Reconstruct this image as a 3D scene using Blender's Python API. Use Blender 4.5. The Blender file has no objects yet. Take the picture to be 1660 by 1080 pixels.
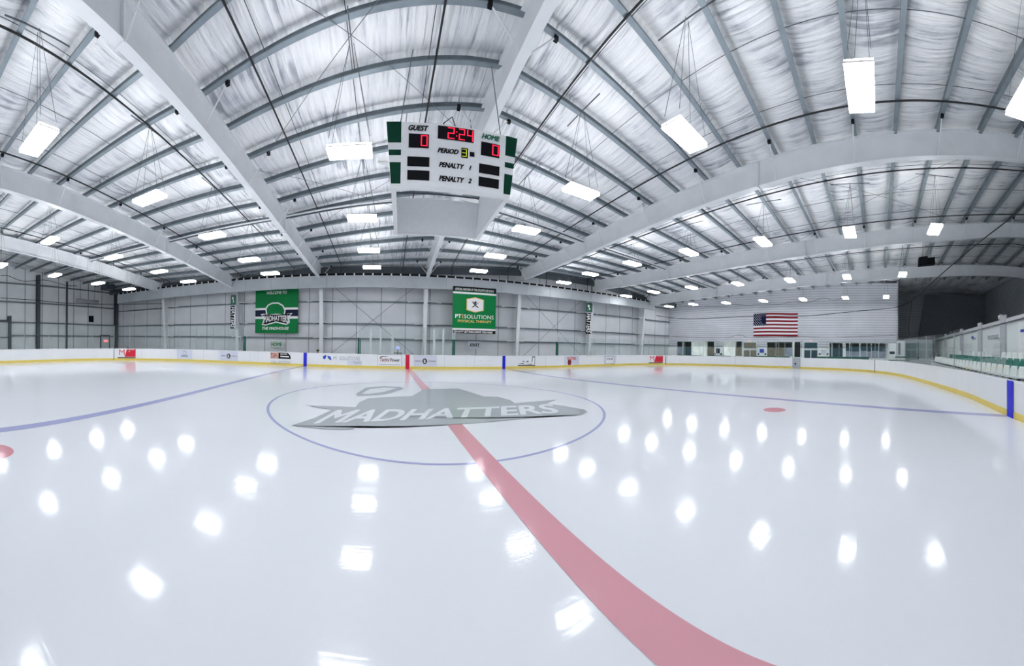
import bpy, bmesh, math, random
import numpy as np
from mathutils import Vector, Matrix
C = bpy.context.scene.collection
R_ = random.Random(7)

# ------------------------------------------------------------------ camera (a cylindrical panorama)
CAM = np.array([-1.52, -8.98, 1.774]); YAW, PITCH, ROLL = .402, .004, -.018
FX, FY, X0, Y0 = 508.9, 507.0, 830.0, 556.8

def _rot(yaw, pitch, roll):
    cy, sy = math.cos(yaw), math.sin(yaw); cp, sp = math.cos(pitch), math.sin(pitch); cr, sr = math.cos(roll), math.sin(roll)
    return np.array([[cr,0,-sr],[0,1,0],[sr,0,cr]]) @ np.array([[1,0,0],[0,cp,sp],[0,-sp,cp]]) @ np.array([[cy,-sy,0],[sy,cy,0],[0,0,1]])
RW = _rot(YAW, PITCH, ROLL)
cam = bpy.data.cameras.new('camera'); cam.type = 'PANO'; cam.panorama_type = 'CENTRAL_CYLINDRICAL'
cam.central_cylindrical_range_u_min = (0 - X0) / FX; cam.central_cylindrical_range_u_max = (1660 - X0) / FX
cam.central_cylindrical_range_v_min = -(1080 - Y0) / FY; cam.central_cylindrical_range_v_max = Y0 / FY
cam.central_cylindrical_radius = 1.0; cam.clip_end = 500
co = bpy.data.objects.new('camera', cam); C.objects.link(co)
T = RW.T
co.matrix_world = Matrix([[T[0][0], T[0][2], -T[0][1], CAM[0]], [T[1][0], T[1][2], -T[1][1], CAM[1]], [T[2][0], T[2][2], -T[2][1], CAM[2]], [0,0,0,1]])
sc = bpy.context.scene; sc.camera = co

# ------------------------------------------------------------------ world, exposure
w = bpy.data.worlds.new('world'); sc.world = w; w.use_nodes = True
w.node_tree.nodes['Background'].inputs[0].default_value = (.86, .91, 1, 1)
w.node_tree.nodes['Background'].inputs[1].default_value = .9
LAMP = 24.0; ADDED_UPLIGHT = 13.5
sc.view_settings.view_transform = 'Standard'; sc.view_settings.look = 'None'
sc.view_settings.gamma = 1; sc.view_settings.use_curve_mapping = False
sc.view_settings.exposure = 0.5
sc.cycles.use_denoising = True
sc.cycles.max_bounces = 8; sc.cycles.diffuse_bounces = 5; sc.cycles.glossy_bounces = 3; sc.cycles.transparent_max_bounces = 16

# ------------------------------------------------------------------ measuring: photo direction -> a point on a plane of the hall
def ray(px, py):
    th = (px - X0) / FX; v = (Y0 - py) / FY
    return RW.T @ np.array([math.sin(th), math.cos(th), v])
def on_z(px, py, z=0.0):
    d = ray(px, py); return CAM + d * ((z - CAM[2]) / d[2])
def on_y(px, py, y):
    d = ray(px, py); return CAM + d * ((y - CAM[1]) / d[1])
def on_x(px, py, x):
    d = ray(px, py); return CAM + d * ((x - CAM[0]) / d[0])

# ------------------------------------------------------------------ materials
def srgb(h):
    h = h.lstrip('#')
    f = lambda c: ((c + .055) / 1.055) ** 2.4 if c > .04045 else c / 12.92
    return tuple(f(int(h[i:i+2], 16) / 255) for i in (0, 2, 4)) + (1,)
MATS = {}
def mat(name, col, rough=.5, metal=0, spec=.5, noise=0, nscale=8, stretch=(1,1,1), bump=0, emit=0, coat=0):
    if name in MATS: return MATS[name]
    m = bpy.data.materials.new(name); m.use_nodes = True; MATS[name] = m
    nt = m.node_tree; b = nt.nodes['Principled BSDF']
    c = srgb(col) if isinstance(col, str) else tuple(col) + (1,)
    b.inputs['Base Color'].default_value = c
    b.inputs['Roughness'].default_value = rough; b.inputs['Metallic'].default_value = metal
    b.inputs['Specular IOR Level'].default_value = spec
    b.inputs['Coat Weight'].default_value = coat
    if emit:
        b.inputs['Emission Color'].default_value = c; b.inputs['Emission Strength'].default_value = emit
    if noise or bump:
        tc = nt.nodes.new('ShaderNodeTexCoord'); mp = nt.nodes.new('ShaderNodeMapping'); mp.inputs['Scale'].default_value = stretch
        n = nt.nodes.new('ShaderNodeTexNoise'); n.inputs['Scale'].default_value = nscale; n.inputs['Detail'].default_value = 5
        nt.links.new(tc.outputs['Object'], mp.inputs[0]); nt.links.new(mp.outputs[0], n.inputs['Vector'])
        if noise:
            mx = nt.nodes.new('ShaderNodeMix'); mx.data_type = 'RGBA'; mx.inputs['Factor'].default_value = 1
            rp = nt.nodes.new('ShaderNodeValToRGB'); rp.color_ramp.elements[0].position = .3; rp.color_ramp.elements[1].position = .7
            rp.color_ramp.elements[0].color = tuple(x * (1 - noise) for x in c[:3]) + (1,)
            rp.color_ramp.elements[1].color = tuple(min(1, x * (1 + noise * .6)) for x in c[:3]) + (1,)
            nt.links.new(n.outputs[0], rp.inputs[0]); nt.links.new(rp.outputs[0], b.inputs['Base Color'])
            nt.nodes.remove(mx)
        if bump:
            bp = nt.nodes.new('ShaderNodeBump'); bp.inputs['Strength'].default_value = bump; bp.inputs['Distance'].default_value = .05
            nt.links.new(n.outputs[0], bp.inputs['Height']); nt.links.new(bp.outputs[0], b.inputs['Normal'])
    return m

def ice_mat(name, col, noise=.03):
    m = mat(name, col, .13, spec=.42)
    nt = m.node_tree; b = nt.nodes['Principled BSDF']; b.inputs['IOR'].default_value = 1.36
    tc = nt.nodes.new('ShaderNodeTexCoord'); mp = nt.nodes.new('ShaderNodeMapping'); mp.inputs['Scale'].default_value = (1, 1, 1)
    n = nt.nodes.new('ShaderNodeTexNoise'); n.inputs['Scale'].default_value = .35; n.inputs['Detail'].default_value = 4
    n2 = nt.nodes.new('ShaderNodeTexNoise'); n2.inputs['Scale'].default_value = 6; n2.inputs['Detail'].default_value = 6
    # skate scratches: two crossing stretched noises, thin crests only
    mp2 = nt.nodes.new('ShaderNodeMapping'); mp2.inputs['Scale'].default_value = (.5, 9, 1); mp2.inputs['Rotation'].default_value = (0, 0, .6)
    n3 = nt.nodes.new('ShaderNodeTexNoise'); n3.inputs['Scale'].default_value = 2.2; n3.inputs['Detail'].default_value = 3; n3.inputs['Distortion'].default_value = .6
    nt.links.new(tc.outputs['Object'], mp.inputs[0]); nt.links.new(tc.outputs['Object'], mp2.inputs[0])
    for a, x in ((mp, n), (mp, n2), (mp2, n3)): nt.links.new(a.outputs[0], x.inputs['Vector'])
    rp = nt.nodes.new('ShaderNodeMapRange'); rp.inputs[3].default_value = .06; rp.inputs[4].default_value = .13
    nt.links.new(n.outputs[0], rp.inputs[0]); nt.links.new(rp.outputs[0], b.inputs['Roughness'])
    ad = nt.nodes.new('ShaderNodeMath'); ad.operation = 'MULTIPLY_ADD'; ad.inputs[1].default_value = .5
    nt.links.new(n3.outputs[0], ad.inputs[0]); nt.links.new(n2.outputs[0], ad.inputs[2])
    bp = nt.nodes.new('ShaderNodeBump'); bp.inputs['Strength'].default_value = .06; bp.inputs['Distance'].default_value = .02
    nt.links.new(ad.outputs[0], bp.inputs['Height']); nt.links.new(bp.outputs[0], b.inputs['Normal'])
    return m

M_ice = ice_mat('ice', (.76, .785, .83))
M_red_ice = ice_mat('ice_red', (.66, .33, .38)); M_blue_ice = ice_mat('ice_blue', (.40, .42, .66)); M_grey_ice = ice_mat('ice_grey', (.41, .44, .46))
M_white_ice = ice_mat('ice_white', (.72, .75, .8)); M_dot_ice = ice_mat('ice_dot', (.62, .27, .32))
M_steel = mat('white_steel', (.74, .76, .78), .45, noise=.05, nscale=1.5)
M_purlin = mat('grey_steel', (.15, .185, .21), .4, metal=.25, noise=.25, nscale=3)
M_flange_lit = mat('purlin_flange_lit', (.25, .295, .33), .4, metal=.2, noise=.15, nscale=3)  # purlin steel in a lighter grey, painted as lit from the ice below
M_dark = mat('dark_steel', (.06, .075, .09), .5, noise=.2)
M_black = mat('black_pipe', (.006, .007, .009), .5)
M_cable = mat('bracing_steel', (.12, .13, .14), .4, metal=.5)
M_board = mat('board_white', (.80, .81, .83), .25, noise=.03, nscale=.8)
M_yellow = mat('kick_yellow', (.74, .58, .12), .35, noise=.05)
M_blue = mat('stripe_blue', '#0a12c8', .35); M_red = mat('stripe_red', '#d0063c', .35)
M_valance = mat('valance_grey', (.47, .50, .53), .6, noise=.12, nscale=.7, bump=.3)
M_green = mat('banner_green', '#077a40', .5, spec=.15, noise=.08, nscale=1.2); M_dgreen = mat('pad_green', '#04574a', .5)
M_white = mat('paint_white', (.8, .8, .8), .4); M_blk = mat('paint_black', (.006, .006, .009), .5, spec=.12); M_navy = mat('paint_navy', (.006, .012, .04), .5, spec=.15)
M_gold = mat('gold', '#e0b867', .5); M_adbg = mat('ad_lilac', (.62, .64, .74), .3); M_grey = mat('grey_print', (.28, .29, .34), .4)
M_adred = mat('ad_red', '#d21a34', .35); M_orange = mat('orange_print', '#d8532c', .4); M_adblue = mat('blue_print', '#2348b8', .4); M_maroon = mat('maroon_print', (.25, .02, .03), .4)
M_lampcase = mat('lamp_case', (.7, .7, .7), .4)
M_dkred = mat('flag_red', (.22, .006, .015), .7, spec=.15, noise=.15, nscale=2); M_flagw = mat('flag_white', (.72, .72, .76), .6); M_flagb = mat('flag_blue', (.008, .012, .045), .7, spec=.1)
M_sbw = mat('scoreboard_white', (.84, .85, .86), .4, noise=.03); M_sbg = mat('scoreboard_green', (.002, .045, .025), .5, spec=.12)
M_led = mat('led_red', (1, .012, .05), .4, emit=.95); M_ledy = mat('led_yellow', (.55, .62, .02), .4, emit=.35)
M_seatw = mat('seat_white', (.86, .88, .87), .35); M_seatg = mat('seat_green', (.01, .20, .15), .35)
M_conc = mat('concrete', (.45, .48, .48), .7, noise=.15)
M_wallw = mat('lobby_white', (.86, .88, .88), .5, noise=.03)
M_charcoal = mat('charcoal', (.20, .215, .235), .9, noise=.15, nscale=6)
M_frame = mat('door_frame', (.60, .64, .65), .4); M_olive = mat('olive_cloth', (.035, .045, .02), .9); M_skin = mat('skin', (.45, .26, .2), .6)
M_duct = mat('foil_duct', (.55, .56, .58), .35, metal=.7, bump=.5, nscale=5)

def lamp_mat(LAMP=LAMP):
    m = bpy.data.materials.new('lamp_glow'); m.use_nodes = True; nt = m.node_tree; nt.nodes.clear()
    e = nt.nodes.new('ShaderNodeEmission'); e.inputs[0].default_value = (.965, .98, 1, 1); e.inputs[1].default_value = LAMP
    o = nt.nodes.new('ShaderNodeOutputMaterial'); nt.links.new(e.outputs[0], o.inputs[0]); return m
M_lamp = lamp_mat(); M_added_up = lamp_mat(ADDED_UPLIGHT)  # second glow is for the added lamp tops that light the roof
def glass_mat(name, tint, refl=1.0):
    m = bpy.data.materials.new(name); m.use_nodes = True; nt = m.node_tree; nt.nodes.clear()
    t = nt.nodes.new('ShaderNodeBsdfTransparent'); t.inputs[0].default_value = tint + (1,)
    g = nt.nodes.new('ShaderNodeBsdfGlossy'); g.inputs['Roughness'].default_value = .04
    d = nt.nodes.new('ShaderNodeBsdfDiffuse'); d.inputs[0].default_value = (.5, .62, .6, 1)
    f = nt.nodes.new('ShaderNodeFresnel'); f.inputs[0].default_value = 1.35
    x = nt.nodes.new('ShaderNodeMixShader'); y = nt.nodes.new('ShaderNodeMixShader'); y.inputs[0].default_value = .04
    o = nt.nodes.new('ShaderNodeOutputMaterial')
    nt.links.new(t.outputs[0], y.inputs[1]); nt.links.new(d.outputs[0], y.inputs[2])
    k = nt.nodes.new('ShaderNodeMath'); k.operation = 'MULTIPLY'; k.inputs[1].default_value = .22; nt.links.new(f.outputs[0], k.inputs[0]); nt.links.new(k.outputs[0], x.inputs[0]); nt.links.new(y.outputs[0], x.inputs[1]); nt.links.new(g.outputs[0], x.inputs[2])
    nt.links.new(x.outputs[0], o.inputs[0]); return m
M_glass = glass_mat('rink_glass', (.93, .975, .97))
M_winglass = mat('window_dark_teal', (.02, .06, .08), .12); M_wintan = mat('window_tan', (.20, .18, .13), .2, noise=.2, nscale=4)
M_winlit = mat('window_lit', (.62, .66, .64), .3, noise=.35, nscale=1.3, emit=.35); M_wingrey = mat('window_blue_grey', (.30, .34, .42), .2, noise=.3, nscale=1.5)

def panel_wall_mat(name, col, axis, pitch, line=.045, dark=.10, zline=False, bump=.25):
    """insulated wall lining: soft sheets with dark seams every `pitch` metres along an axis (0 x, 1 y, 2 z)"""
    m = mat(name, col, .42, noise=.10, nscale=.6, bump=bump)
    nt = m.node_tree; b = nt.nodes['Principled BSDF']
    src = b.inputs['Base Color'].links[0].from_socket
    tc = nt.nodes.new('ShaderNodeTexCoord'); sp = nt.nodes.new('ShaderNodeSeparateXYZ'); nt.links.new(tc.outputs['Object'], sp.inputs[0])
    md = nt.nodes.new('ShaderNodeMath'); md.operation = 'PINGPONG'; md.inputs[1].default_value = pitch / 2
    nt.links.new(sp.outputs[axis], md.inputs[0])
    lt = nt.nodes.new('ShaderNodeMath'); lt.operation = 'LESS_THAN'; lt.inputs[1].default_value = line
    nt.links.new(md.outputs[0], lt.inputs[0])
    mx = nt.nodes.new('ShaderNodeMix'); mx.data_type = 'RGBA'
    nt.links.new(lt.outputs[0], mx.inputs[0]); nt.links.new(src, mx.inputs[6]); mx.inputs[7].default_value = (dark, dark * 1.1, dark * 1.25, 1)
    nt.links.new(mx.outputs[2], b.inputs['Base Color']); return m
M_wfar = panel_wall_mat('wall_lining', (.68, .69, .72), 0, 1.93, line=.03, dark=.24)
M_wleft = panel_wall_mat('wall_lining_left', (.80, .81, .83), 1, 1.93, line=.04, dark=.16)
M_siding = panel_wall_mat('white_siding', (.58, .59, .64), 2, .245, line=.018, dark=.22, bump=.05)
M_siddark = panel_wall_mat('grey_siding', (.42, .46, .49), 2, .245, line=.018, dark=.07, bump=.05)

def roof_mat():
    m = mat('roof_foil', (.70, .71, .74), .42, metal=.05)
    nt = m.node_tree; b = nt.nodes['Principled BSDF']
    tc = nt.nodes.new('ShaderNodeTexCoord')
    def nz(scale, st, det=4, dist=0):
        mp = nt.nodes.new('ShaderNodeMapping'); mp.inputs['Scale'].default_value = st
        n = nt.nodes.new('ShaderNodeTexNoise'); n.inputs['Scale'].default_value = scale; n.inputs['Detail'].default_value = det; n.inputs['Distortion'].default_value = dist
        nt.links.new(tc.outputs['Object'], mp.inputs[0]); nt.links.new(mp.outputs[0], n.inputs['Vector']); return n
    a = nz(1.0, (7.5, .5, 1), 6, .7)      # wrinkles from purlin to purlin, their shade and highlights painted into the colour
    c = nz(.45, (1, 1.4, 1), 4, .4)       # large sags, drawn only as lighter and darker colour
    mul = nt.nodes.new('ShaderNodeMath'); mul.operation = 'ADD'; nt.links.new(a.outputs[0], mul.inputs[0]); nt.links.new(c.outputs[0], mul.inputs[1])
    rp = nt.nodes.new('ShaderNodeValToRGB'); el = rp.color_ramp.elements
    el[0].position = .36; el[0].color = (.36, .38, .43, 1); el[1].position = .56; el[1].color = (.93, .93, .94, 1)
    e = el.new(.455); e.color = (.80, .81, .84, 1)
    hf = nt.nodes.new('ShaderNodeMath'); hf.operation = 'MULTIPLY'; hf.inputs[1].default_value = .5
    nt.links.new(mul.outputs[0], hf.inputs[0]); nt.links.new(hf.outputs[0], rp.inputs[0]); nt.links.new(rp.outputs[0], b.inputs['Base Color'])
    bp = nt.nodes.new('ShaderNodeBump'); bp.inputs['Strength'].default_value = .9; bp.inputs['Distance'].default_value = .12
    nt.links.new(a.outputs[0], bp.inputs['Height']); nt.links.new(bp.outputs[0], b.inputs['Normal'])
    return m
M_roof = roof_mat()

# ------------------------------------------------------------------ mesh helpers
class MB:
    def __init__(s): s.v = []; s.f = []
    def quad(s, pts):
        n = len(s.v); s.v += [tuple(map(float, p)) for p in pts]; s.f.append(tuple(range(n, n + len(pts))))
    def box(s, a, b):
        x0, y0, z0 = a; x1, y1, z1 = b; n = len(s.v)
        s.v += [(x0,y0,z0),(x1,y0,z0),(x1,y1,z0),(x0,y1,z0),(x0,y0,z1),(x1,y0,z1),(x1,y1,z1),(x0,y1,z1)]
        s.f += [tuple(n + i for i in q) for q in ((0,3,2,1),(4,5,6,7),(0,1,5,4),(1,2,6,5),(2,3,7,6),(3,0,4,7))]
    def hexa(s, lo, hi):  # lo, hi: four points each, same order
        n = len(s.v); s.v += [tuple(map(float, p)) for p in list(lo) + list(hi)]
        s.f += [tuple(n + i for i in q) for q in ((0,3,2,1),(4,5,6,7),(0,1,5,4),(1,2,6,5),(2,3,7,6),(3,0,4,7))]
    def sweep(s, path, prof, up=(0,0,1), closed=True, caps=True):
        """profile (list of (side, up) pairs) carried along a path"""
        up = Vector(up); P = [Vector(p) for p in path]; base = len(s.v); k = len(prof)
        for i, p in enumerate(P):
            t = (P[min(i+1, len(P)-1)] - P[max(i-1, 0)]).normalized(); side = t.cross(up)
            side = side.normalized() if side.length > 1e-6 else Vector((1,0,0)); u2 = side.cross(t)
            for a, b in prof: s.v.append(tuple(p + side * a + u2 * b))
        for i in range(len(P) - 1):
            for j in range(k if closed else k - 1):
                a = base + i*k + j; b = base + i*k + (j+1) % k
                s.f.append((a, b, b + k, a + k))
        if closed and caps:
            s.f.append(tuple(base + j for j in range(k))[::-1]); s.f.append(tuple(base + (len(P)-1)*k + j for j in range(k)))
    def tube(s, path, r, n=8):
        P = [Vector(p) for p in path]; t = (P[-1] - P[0]).normalized()
        s.sweep(path, [(r*math.cos(2*math.pi*i/n), r*math.sin(2*math.pi*i/n)) for i in range(n)], up=(0,0,1) if abs(t.z) < .9 else (1,0,0))
    def build(s, name, m, parent=None, smooth=False):
        me = bpy.data.meshes.new(name); me.from_pydata(s.v, [], s.f); me.update()
        bm = bmesh.new(); bm.from_mesh(me); bmesh.ops.recalc_face_normals(bm, faces=bm.faces); bm.to_mesh(me); bm.free()
        if smooth: me.polygons.foreach_set('use_smooth', [True] * len(me.polygons))
        me.materials.append(m); o = bpy.data.objects.new(name, me); C.objects.link(o)
        if parent is not None: o.parent = parent; o.matrix_parent_inverse = PINV.get(parent.name, Matrix())
        return o
PINV = {}
def tag(o, label, cat, group=None):
    o['label'] = label; o['category'] = cat
    if group: o['group'] = group
    return o
def struct(o): o['kind'] = 'structure'; return o
def thing(name, loc, label, cat, group=None):
    o = bpy.data.objects.new(name, None); C.objects.link(o); o.location = [float(x) for x in loc]; PINV[o.name] = Matrix.Translation(-Vector(o.location))
    o.empty_display_size = .2
    return tag(o, label, cat, group)
def copy_tree(o, parent=None):
    c = o.copy(); C.objects.link(c); c.parent = parent
    for ch in list(o.children): copy_tree(ch, c)
    return c
def flat_parent(o, parent):  # child meshes are written in world coordinates
    o.parent = parent; o.matrix_parent_inverse = PINV.get(parent.name, Matrix()); return o

def text(s, fn, m, name='lettering', parent=None, shear=0, bold=.0, box=(0,0,1,1), spacing=1.0, sub=0):
    """lettering: glyph outlines laid over fn(u, v) inside box"""
    cu = bpy.data.curves.new(name, 'FONT'); cu.body = s; cu.size = 1; cu.shear = shear; cu.resolution_u = 3; cu.space_character = spacing
    tmp = bpy.data.objects.new('tmp_text', cu); C.objects.link(tmp); dg = bpy.context.evaluated_depsgraph_get(); dg.update()
    me = bpy.data.meshes.new_from_object(tmp.evaluated_get(dg)); bpy.data.objects.remove(tmp); bpy.data.curves.remove(cu)
    vs = np.array([v.co[:2] for v in me.vertices]); u0, v0, u1, v1 = box
    me.calc_loop_triangles(); tri = [tuple(t.vertices) for t in me.loop_triangles]
    if bold > 0:   # heavy type: the outline set several times round a small circle
        base, t0, k = vs, tri, len(vs); vs = [base]; tri = [(t, 0) for t in t0]
        for q in range(1, 9):
            a = q * math.pi / 4; vs.append(base + np.array([math.cos(a), math.sin(a)*.7]) * bold); tri += [(tuple(i + k*q for i in t), q) for t in t0]
        vs = np.concatenate(vs)
    else: tri = [(t, 0) for t in tri]
    lo, hi = vs.min(0), vs.max(0)
    P3 = []; um, vm = (u0+u1)/2, (v0+v1)/2; e1, e2 = (u1-u0)*1e-2, (v1-v0)*1e-2
    for a, b in (vs - lo) / (hi - lo): P3.append(np.array([float(q) for q in fn(u0 + a*(u1-u0), v0 + b*(v1-v0))]))
    c0 = np.array(fn(um, vm), float); nn = np.cross(np.array(fn(um+e1, vm), float)-c0, np.array(fn(um, vm+e2), float)-c0); nn /= np.linalg.norm(nn) + 1e-12
    V = []; F = []
    for t, layer in tri:   # each pass a hair apart in depth, so the strokes do not fight
        lift = nn * (layer * 1.5e-4); F.append((len(V), len(V)+1, len(V)+2)); V += [tuple(P3[k] + lift) for k in t]
    me = bpy.data.meshes.new(name); me.from_pydata(V, [], F); me.update(); me.materials.append(m)
    o = bpy.data.objects.new(name, me); C.objects.link(o)
    if parent is not None: flat_parent(o, parent)
    return o
def shape(polys, fn, m, name, parent=None):
    mb = MB()
    for p in polys: mb.quad([fn(u, v) for u, v in p])
    return mb.build(name, m, parent)
def strip(u0, v0, u1, v1, n=1): return [[(u0+(u1-u0)*i/n, v0), (u0+(u1-u0)*(i+1)/n, v0), (u0+(u1-u0)*(i+1)/n, v1), (u0+(u1-u0)*i/n, v1)] for i in range(n)]
def arc(cx, cy, rx, ry, a0, a1, w, n=16):
    out = []
    for i in range(n):
        a, b = a0 + (a1-a0)*i/n, a0 + (a1-a0)*(i+1)/n
        out.append([(cx+rx*math.cos(a), cy+ry*math.sin(a)), (cx+rx*math.cos(b), cy+ry*math.sin(b)), (cx+(rx-w*rx/ry if ry<rx else rx-w)*math.cos(b), cy+(ry-w)*math.sin(b)), (cx+(rx-w*rx/ry if ry<rx else rx-w)*math.cos(a), cy+(ry-w)*math.sin(a))])
    return out
def disc(cx, cy, rx, ry, n=24): return [[(cx+rx*math.cos(2*math.pi*i/n), cy+ry*math.sin(2*math.pi*i/n)) for i in range(n)]]

def catmull(pts, n=8, closed=True):
    P = [np.array(p, float) for p in pts]; out = []; k = len(P)
    for i in range(k if closed else k - 1):
        g = (lambda j: P[j % k]) if closed else (lambda j: P[min(max(j, 0), k-1)])
        a, b, c, d = g(i-1), g(i), g(i+1), g(i+2)
        for t in np.linspace(0, 1, n, endpoint=False):
            out.append(.5*((2*b)+(-a+c)*t+(2*a-5*b+4*c-d)*t*t+(-a+3*b-3*c+d)*t**3))
    if not closed: out.append(P[-1])
    return out

# ------------------------------------------------------------------ the rink outline (inner face of the boards)
OUT = catmull([(-21.4,-3.5),(-21.9,1),(-21.7,4.2),(-20.5,7.8),(-16.6,11),(-11,12.05),(-7,12.05),(0,12.1),(7,12.15),(14.6,12.5),(20,12.0),(23.6,9.6),(25.4,5),(25.5,.5),(25.2,-2.6),(23.2,-7.4),(18.8,-10.3),(11,-12.0),(6,-12.3),(0,-12.5),(-8,-12.5),(-15,-12.2),(-19,-9.5)], 8)
OUT = [tuple(p) for p in OUT]
HB = .955
def out_at(px, off=0.0):
    """where the boards stand in the direction of a column of the photo, `off` metres in front"""
    d = ray(px, Y0)[:2]; d = d / np.linalg.norm(d); best = None
    for i in range(len(OUT)):
        a, b = np.array(OUT[i]), np.array(OUT[(i+1) % len(OUT)]); e = b - a
        den = d[0]*e[1] - d[1]*e[0]
        if abs(den) < 1e-9: continue
        q = a - CAM[:2]; t = (q[0]*e[1]-q[1]*e[0])/den; s = (q[0]*d[1]-q[1]*d[0])/den
        if t > 0 and -1e-6 <= s <= 1 + 1e-6 and (best is None or t < best[0]): best = (t, e / np.linalg.norm(e))
    p = CAM[:2] + d * (best[0]); n = np.array([best[1][1], -best[1][0]])  # inward normal (outline runs clockwise)
    return p + n * off, n

# ------------------------------------------------------------------ structure: ice floor, apron, walls, roof
mb = MB(); mb.quad([(x, y, 0) for x, y in OUT][::-1]); floor = struct(mb.build('floor', M_ice))
mb = MB(); mb.quad([(-33, -24, -.03), (46, -24, -.03), (46, 17, -.03), (-33, 17, -.03)]); struct(mb.build('floor_apron', M_conc))

COLPX = [268, 385, 521, 688, 838, 955, 1040]; YC = 15.2
RX = [CAM[0] + (YC - CAM[1]) * math.tan((c - X0)/FX + YAW) for c in COLPX]
RPX = {0: [(1,403),(55.7,416),(139,441),(243,469)], 1: [(98.7,340),(177,370.4),(278,418),(351.7,455)],
       2: [(148.8,38.9),(226.6,115),(280.7,175.9),(329.7,233),(468,386),(509.3,446)], 3: [(801.8,206),(903,0)],
       4: [(1100,348),(1195,322),(1269,301),(1479,267),(1658,259),(966,402.5),(855.9,454.4)],
       5: [(1040,461.4),(1201.8,430.7),(1380,407),(1493,396),(1597,388.3),(1658.5,383.6)],
       6: [(1060.5,495),(1163,480),(1265,467.6),(1380,459.4),(1405,456),(1521.5,449.7),(1616,446.6)]}
FIT = []
for k in range(7):
    pts = [on_x(px, py, RX[k] + (-.13 if k < 3 else .13))[1:] for px, py in RPX[k]]
    if k == 3: pts += [(13, 6.84), (-9, 8.5)]
    if k < 3: pts += [(-12, np.mean([p[1] for p in pts if p[0] < 0] or [8]) + .9)]
    pts = np.array(pts); FIT.append(np.polyfit(pts[:,0], pts[:,1], 2))
def zb(k, y): return float(np.polyval(FIT[k], min(max(y, -19), 15.4)))
XS = [-31.0] + RX + [31.5, 46]
def zraf(x, y):
    zs = [zb(0, y) + .1] + [zb(k, y) for k in range(7)] + [zb(6, y) - .1, zb(6, y) - .2]
    return float(np.interp(x, XS, zs))
RD = .92; PD = .25
YP = [-23,-21.5,-20,-18.5,-17,-15.5,-14,-12.57,-11,-9.5,-8.12,-6.72,-5.31,-3.81,-2.35,-.9,.65,2.3,3.9,5.5,7.1,8.7,10.3,11.9,13.4,14.8]
def skew(x):   # the purlin lines step back a little west of the scoreboard
    return float(np.interp(x, [-30, RX[1], RX[2], RX[2]+2.5, RX[3]-1.5, RX[3]], [.4, .5, .75, .55, .12, 0]))
# roof insulation: bellies down between the purlins
ys = []
for a, b in zip(YP[:-1], YP[1:]): ys += [(a + (b-a)*t, math.sin(math.pi*t)**.6 if 0 < t < 1 else 0) for t in (0, .06, .16, .33, .5, .67, .84, .94)]
ys += [(14.8, 0), (15.4, 0)]
xs = np.concatenate([np.linspace(-31, 46, 155)])
mb = MB(); nx = len(xs)
for y, s in ys:
    for x in xs:
        yq = float(y) + skew(x); z = zraf(x, yq) + RD + PD + .12 - .17*s + .015*math.sin(x*3.1 + y*.7)*s
        mb.v.append((float(x), yq, z))
for j in range(len(ys)-1):
    for i in range(nx-1):
        a = j*nx+i; mb.f.append((a, a+1, a+nx+1, a+nx))
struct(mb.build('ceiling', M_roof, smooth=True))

WY = 15.75; XL = -30.2; XR = 29.6
mb = MB(); mb.quad([(XL, WY, 0), (XR+2.5, WY, 0), (XR+2.5, WY, 9), (XL, WY, 9)]); struct(mb.build('wall_far', M_wfar))
mb = MB(); mb.quad([(XL, -20, 0), (XL, WY, 0), (XL, WY, 10), (XL, -20, 10)]); struct(mb.build('wall_left', M_wleft))
yr = on_x(1454, 500, XR)[1]
mb = MB(); mb.box((XR, yr, 1.9), (XR+.2, WY, 8.4)); struct(mb.build('wall_right', M_siding))
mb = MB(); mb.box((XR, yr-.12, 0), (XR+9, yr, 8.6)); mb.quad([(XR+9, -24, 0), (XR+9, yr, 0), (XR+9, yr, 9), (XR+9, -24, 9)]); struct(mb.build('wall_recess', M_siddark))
mb = MB(); mb.box((3, -23.2, 0), (46, -23, 10)); struct(mb.build('wall_near', M_siddark))
mb = MB(); mb.box((46, -24, 0), (46.2, 17, 10)); mb.box((XR+2.5, WY, 0), (46, WY+.2, 10)); struct(mb.build('wall_outer', M_siddark))
mb = MB()
a = on_x(1480, 560, XR+8.7); n = 18
prof = [(1483,585),(1489,500),(1500,479),(1530,475.5),(1560,476),(1590,477.5),(1612,480),(1617,500),(1620,585)]
pts = [on_x(px, py, XR+8.6) for px, py in prof]; mb.hexa(*( [(p[0],p[1],p[2]) for p in (pts[0],pts[2],pts[6],pts[8])], [(p[0]+.2,p[1],p[2]) for p in (pts[0],pts[2],pts[6],pts[8])]))
tag(mb.build('charcoal_curtain', M_charcoal), 'large dark charcoal curtain filling the recess above the bleacher wall', 'curtain')

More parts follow.
